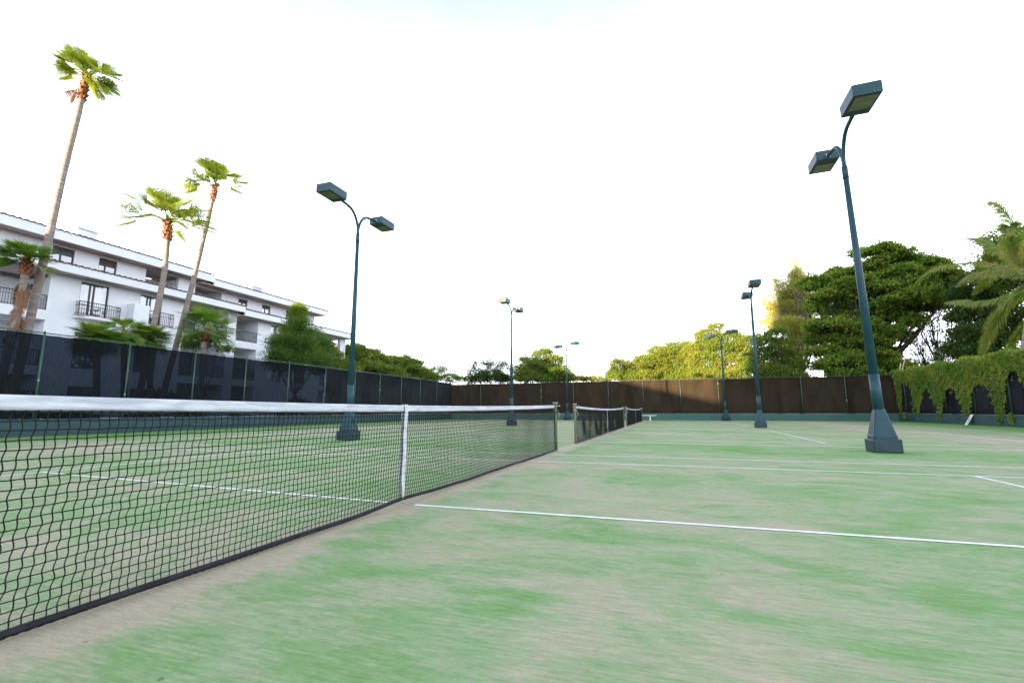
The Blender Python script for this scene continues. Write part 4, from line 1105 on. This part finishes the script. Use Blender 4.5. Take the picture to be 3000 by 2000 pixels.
b = MB(); b.box(28.9, 30.75, YW-.4, YW-.003, 6.5, 6.74); o = b.build('balcony', M_stucco, H); railing(o, 28.95, 30.7, YW-.36, 6.74, .85, .34)
for a, c in logg:
    for z0 in (6.75, 3.5):
        railing(H, a+.02, c-.02, YW+.06, z0, .88)
b = MB(); b.box(25.6, 26.3, YW+.9, YW+1.5, 6.75, 7.5); b.build('balcony_chair', M_soffit, H)
for x, y, z in ((12.5, 33.4, 8.2), (12.2, 34.58, 5.0), (26.9, 34.55, 8.0), (26.8, 34.55, 5.6), (23.6, 34.55, 8.1), (25.5, 37.35, 10.9)): lantern(H, x, y, z)

# unseen blocks added out of frame to the left, to shade the courts
def add_shade_block(x0, x1, y0, y1, h, label):
    root = empty('shade_block', ((x0+x1)/2, y0, 0), label=label, cat='building')
    w = (x1-x0)/2; dp = y1-y0; b = MB(); hs = []
    for z in np.arange(.9, h-2, 3.1):
        for x in np.arange(-w+1.2, w-2, 3.4): hs.append((x, x+1.5, z, z+1.6))
    grid_wall(b, -w, w, 0, h, 0, .3, hs); b.box(-w, -w+.3, .3, dp, 0, h); b.box(w-.3, w, .3, dp, 0, h); b.box(-w+.3, w-.3, dp-.3, dp, 0, h)
    b.build('wall', M_stucco, root)
    b = MB(); tiles(b, -w-.4, w+.4, -.5, h, dp/2, h+1.3); tiles(b, -w-.4, w+.4, dp/2, h+1.3, dp+.5, h); b.build('roof', M_tile, root)
    b = MB()
    for a, c, z0, z1 in hs: b.box(a, c, .12, .16, z0, z1)
    b.build('window_panes', M_glass, root)
    return root
SHADE_BLOCKS = [(-150, -61.1, 31, 43, 30.0, 'tall unseen block added left of the frame to shade the courts'), (-60.9, 2.2, 31, 43.5, 10.3, 'low unseen block added left of the frame to shade the courts')]
for w_ in SHADE_BLOCKS: add_shade_block(*w_)

# ------------------------------------------------------------------ light
SUN_EL, SUN_TRAVEL = 6.0, math.atan2(-.436, .90)       # direction the light travels, in the xy plane
d = Vector((math.cos(SUN_TRAVEL)*math.cos(R(SUN_EL)), math.sin(SUN_TRAVEL)*math.cos(R(SUN_EL)), -math.sin(R(SUN_EL))))
sun = bpy.data.lights.new('sun', 'SUN'); sun.energy = 5.0; sun.angle = R(.5); sun.color = (1, .76, .48)
so = bpy.data.objects.new('sun', sun); COL.objects.link(so); so.rotation_euler = d.to_track_quat('-Z', 'Y').to_euler()
w = bpy.data.worlds.new('World'); scn.world = w; w.use_nodes = True
t = NT(w); bg = w.node_tree.nodes['Background']
sky = t.new('ShaderNodeTexSky', sky_type='NISHITA'); sky.sun_disc = False; sky.sun_elevation = R(SUN_EL)
to = -d; sky.sun_rotation = math.atan2(to.x, to.y); sky.dust_density = 1.0; sky.air_density = 1.0; sky.ozone_density = 1.5
tc = t.new('ShaderNodeTexCoord').outputs['Generated']
sp = t.new('ShaderNodeSeparateXYZ'); t.l.new(tc, sp.inputs[0])
n1 = t.noise(t.scaled(tc, (1.3, 1.3, 5.0)), 1.6, 6, .58, .5)
hz = t.maprange(sp.outputs[2], .14, .78, 1.0, .15)
cl = t.math('MULTIPLY', t.maprange(n1, .30, .75, .88, 1.05), hz)
haze = t.mix(cl, sky.outputs[0], (12.2, 12.9, 14.6))
t.l.new(haze, bg.inputs['Color']); bg.inputs['Strength'].default_value = .06
vs = scn.view_settings; vs.view_transform = 'Standard'; vs.look = 'None'; vs.gamma = 1; vs.exposure = 2.42
scn.cycles.max_bounces = 8; scn.cycles.transparent_max_bounces = 16; scn.cycles.diffuse_bounces = 3; scn.cycles.sample_clamp_indirect = 6
scn.cycles.caustics_reflective = False; scn.cycles.caustics_refractive = False; scn.cycles.use_adaptive_sampling = False; scn.cycles.use_denoising = True; scn.cycles.denoiser = 'OPENIMAGEDENOISE'; scn.cycles.denoising_prefilter = 'NONE'
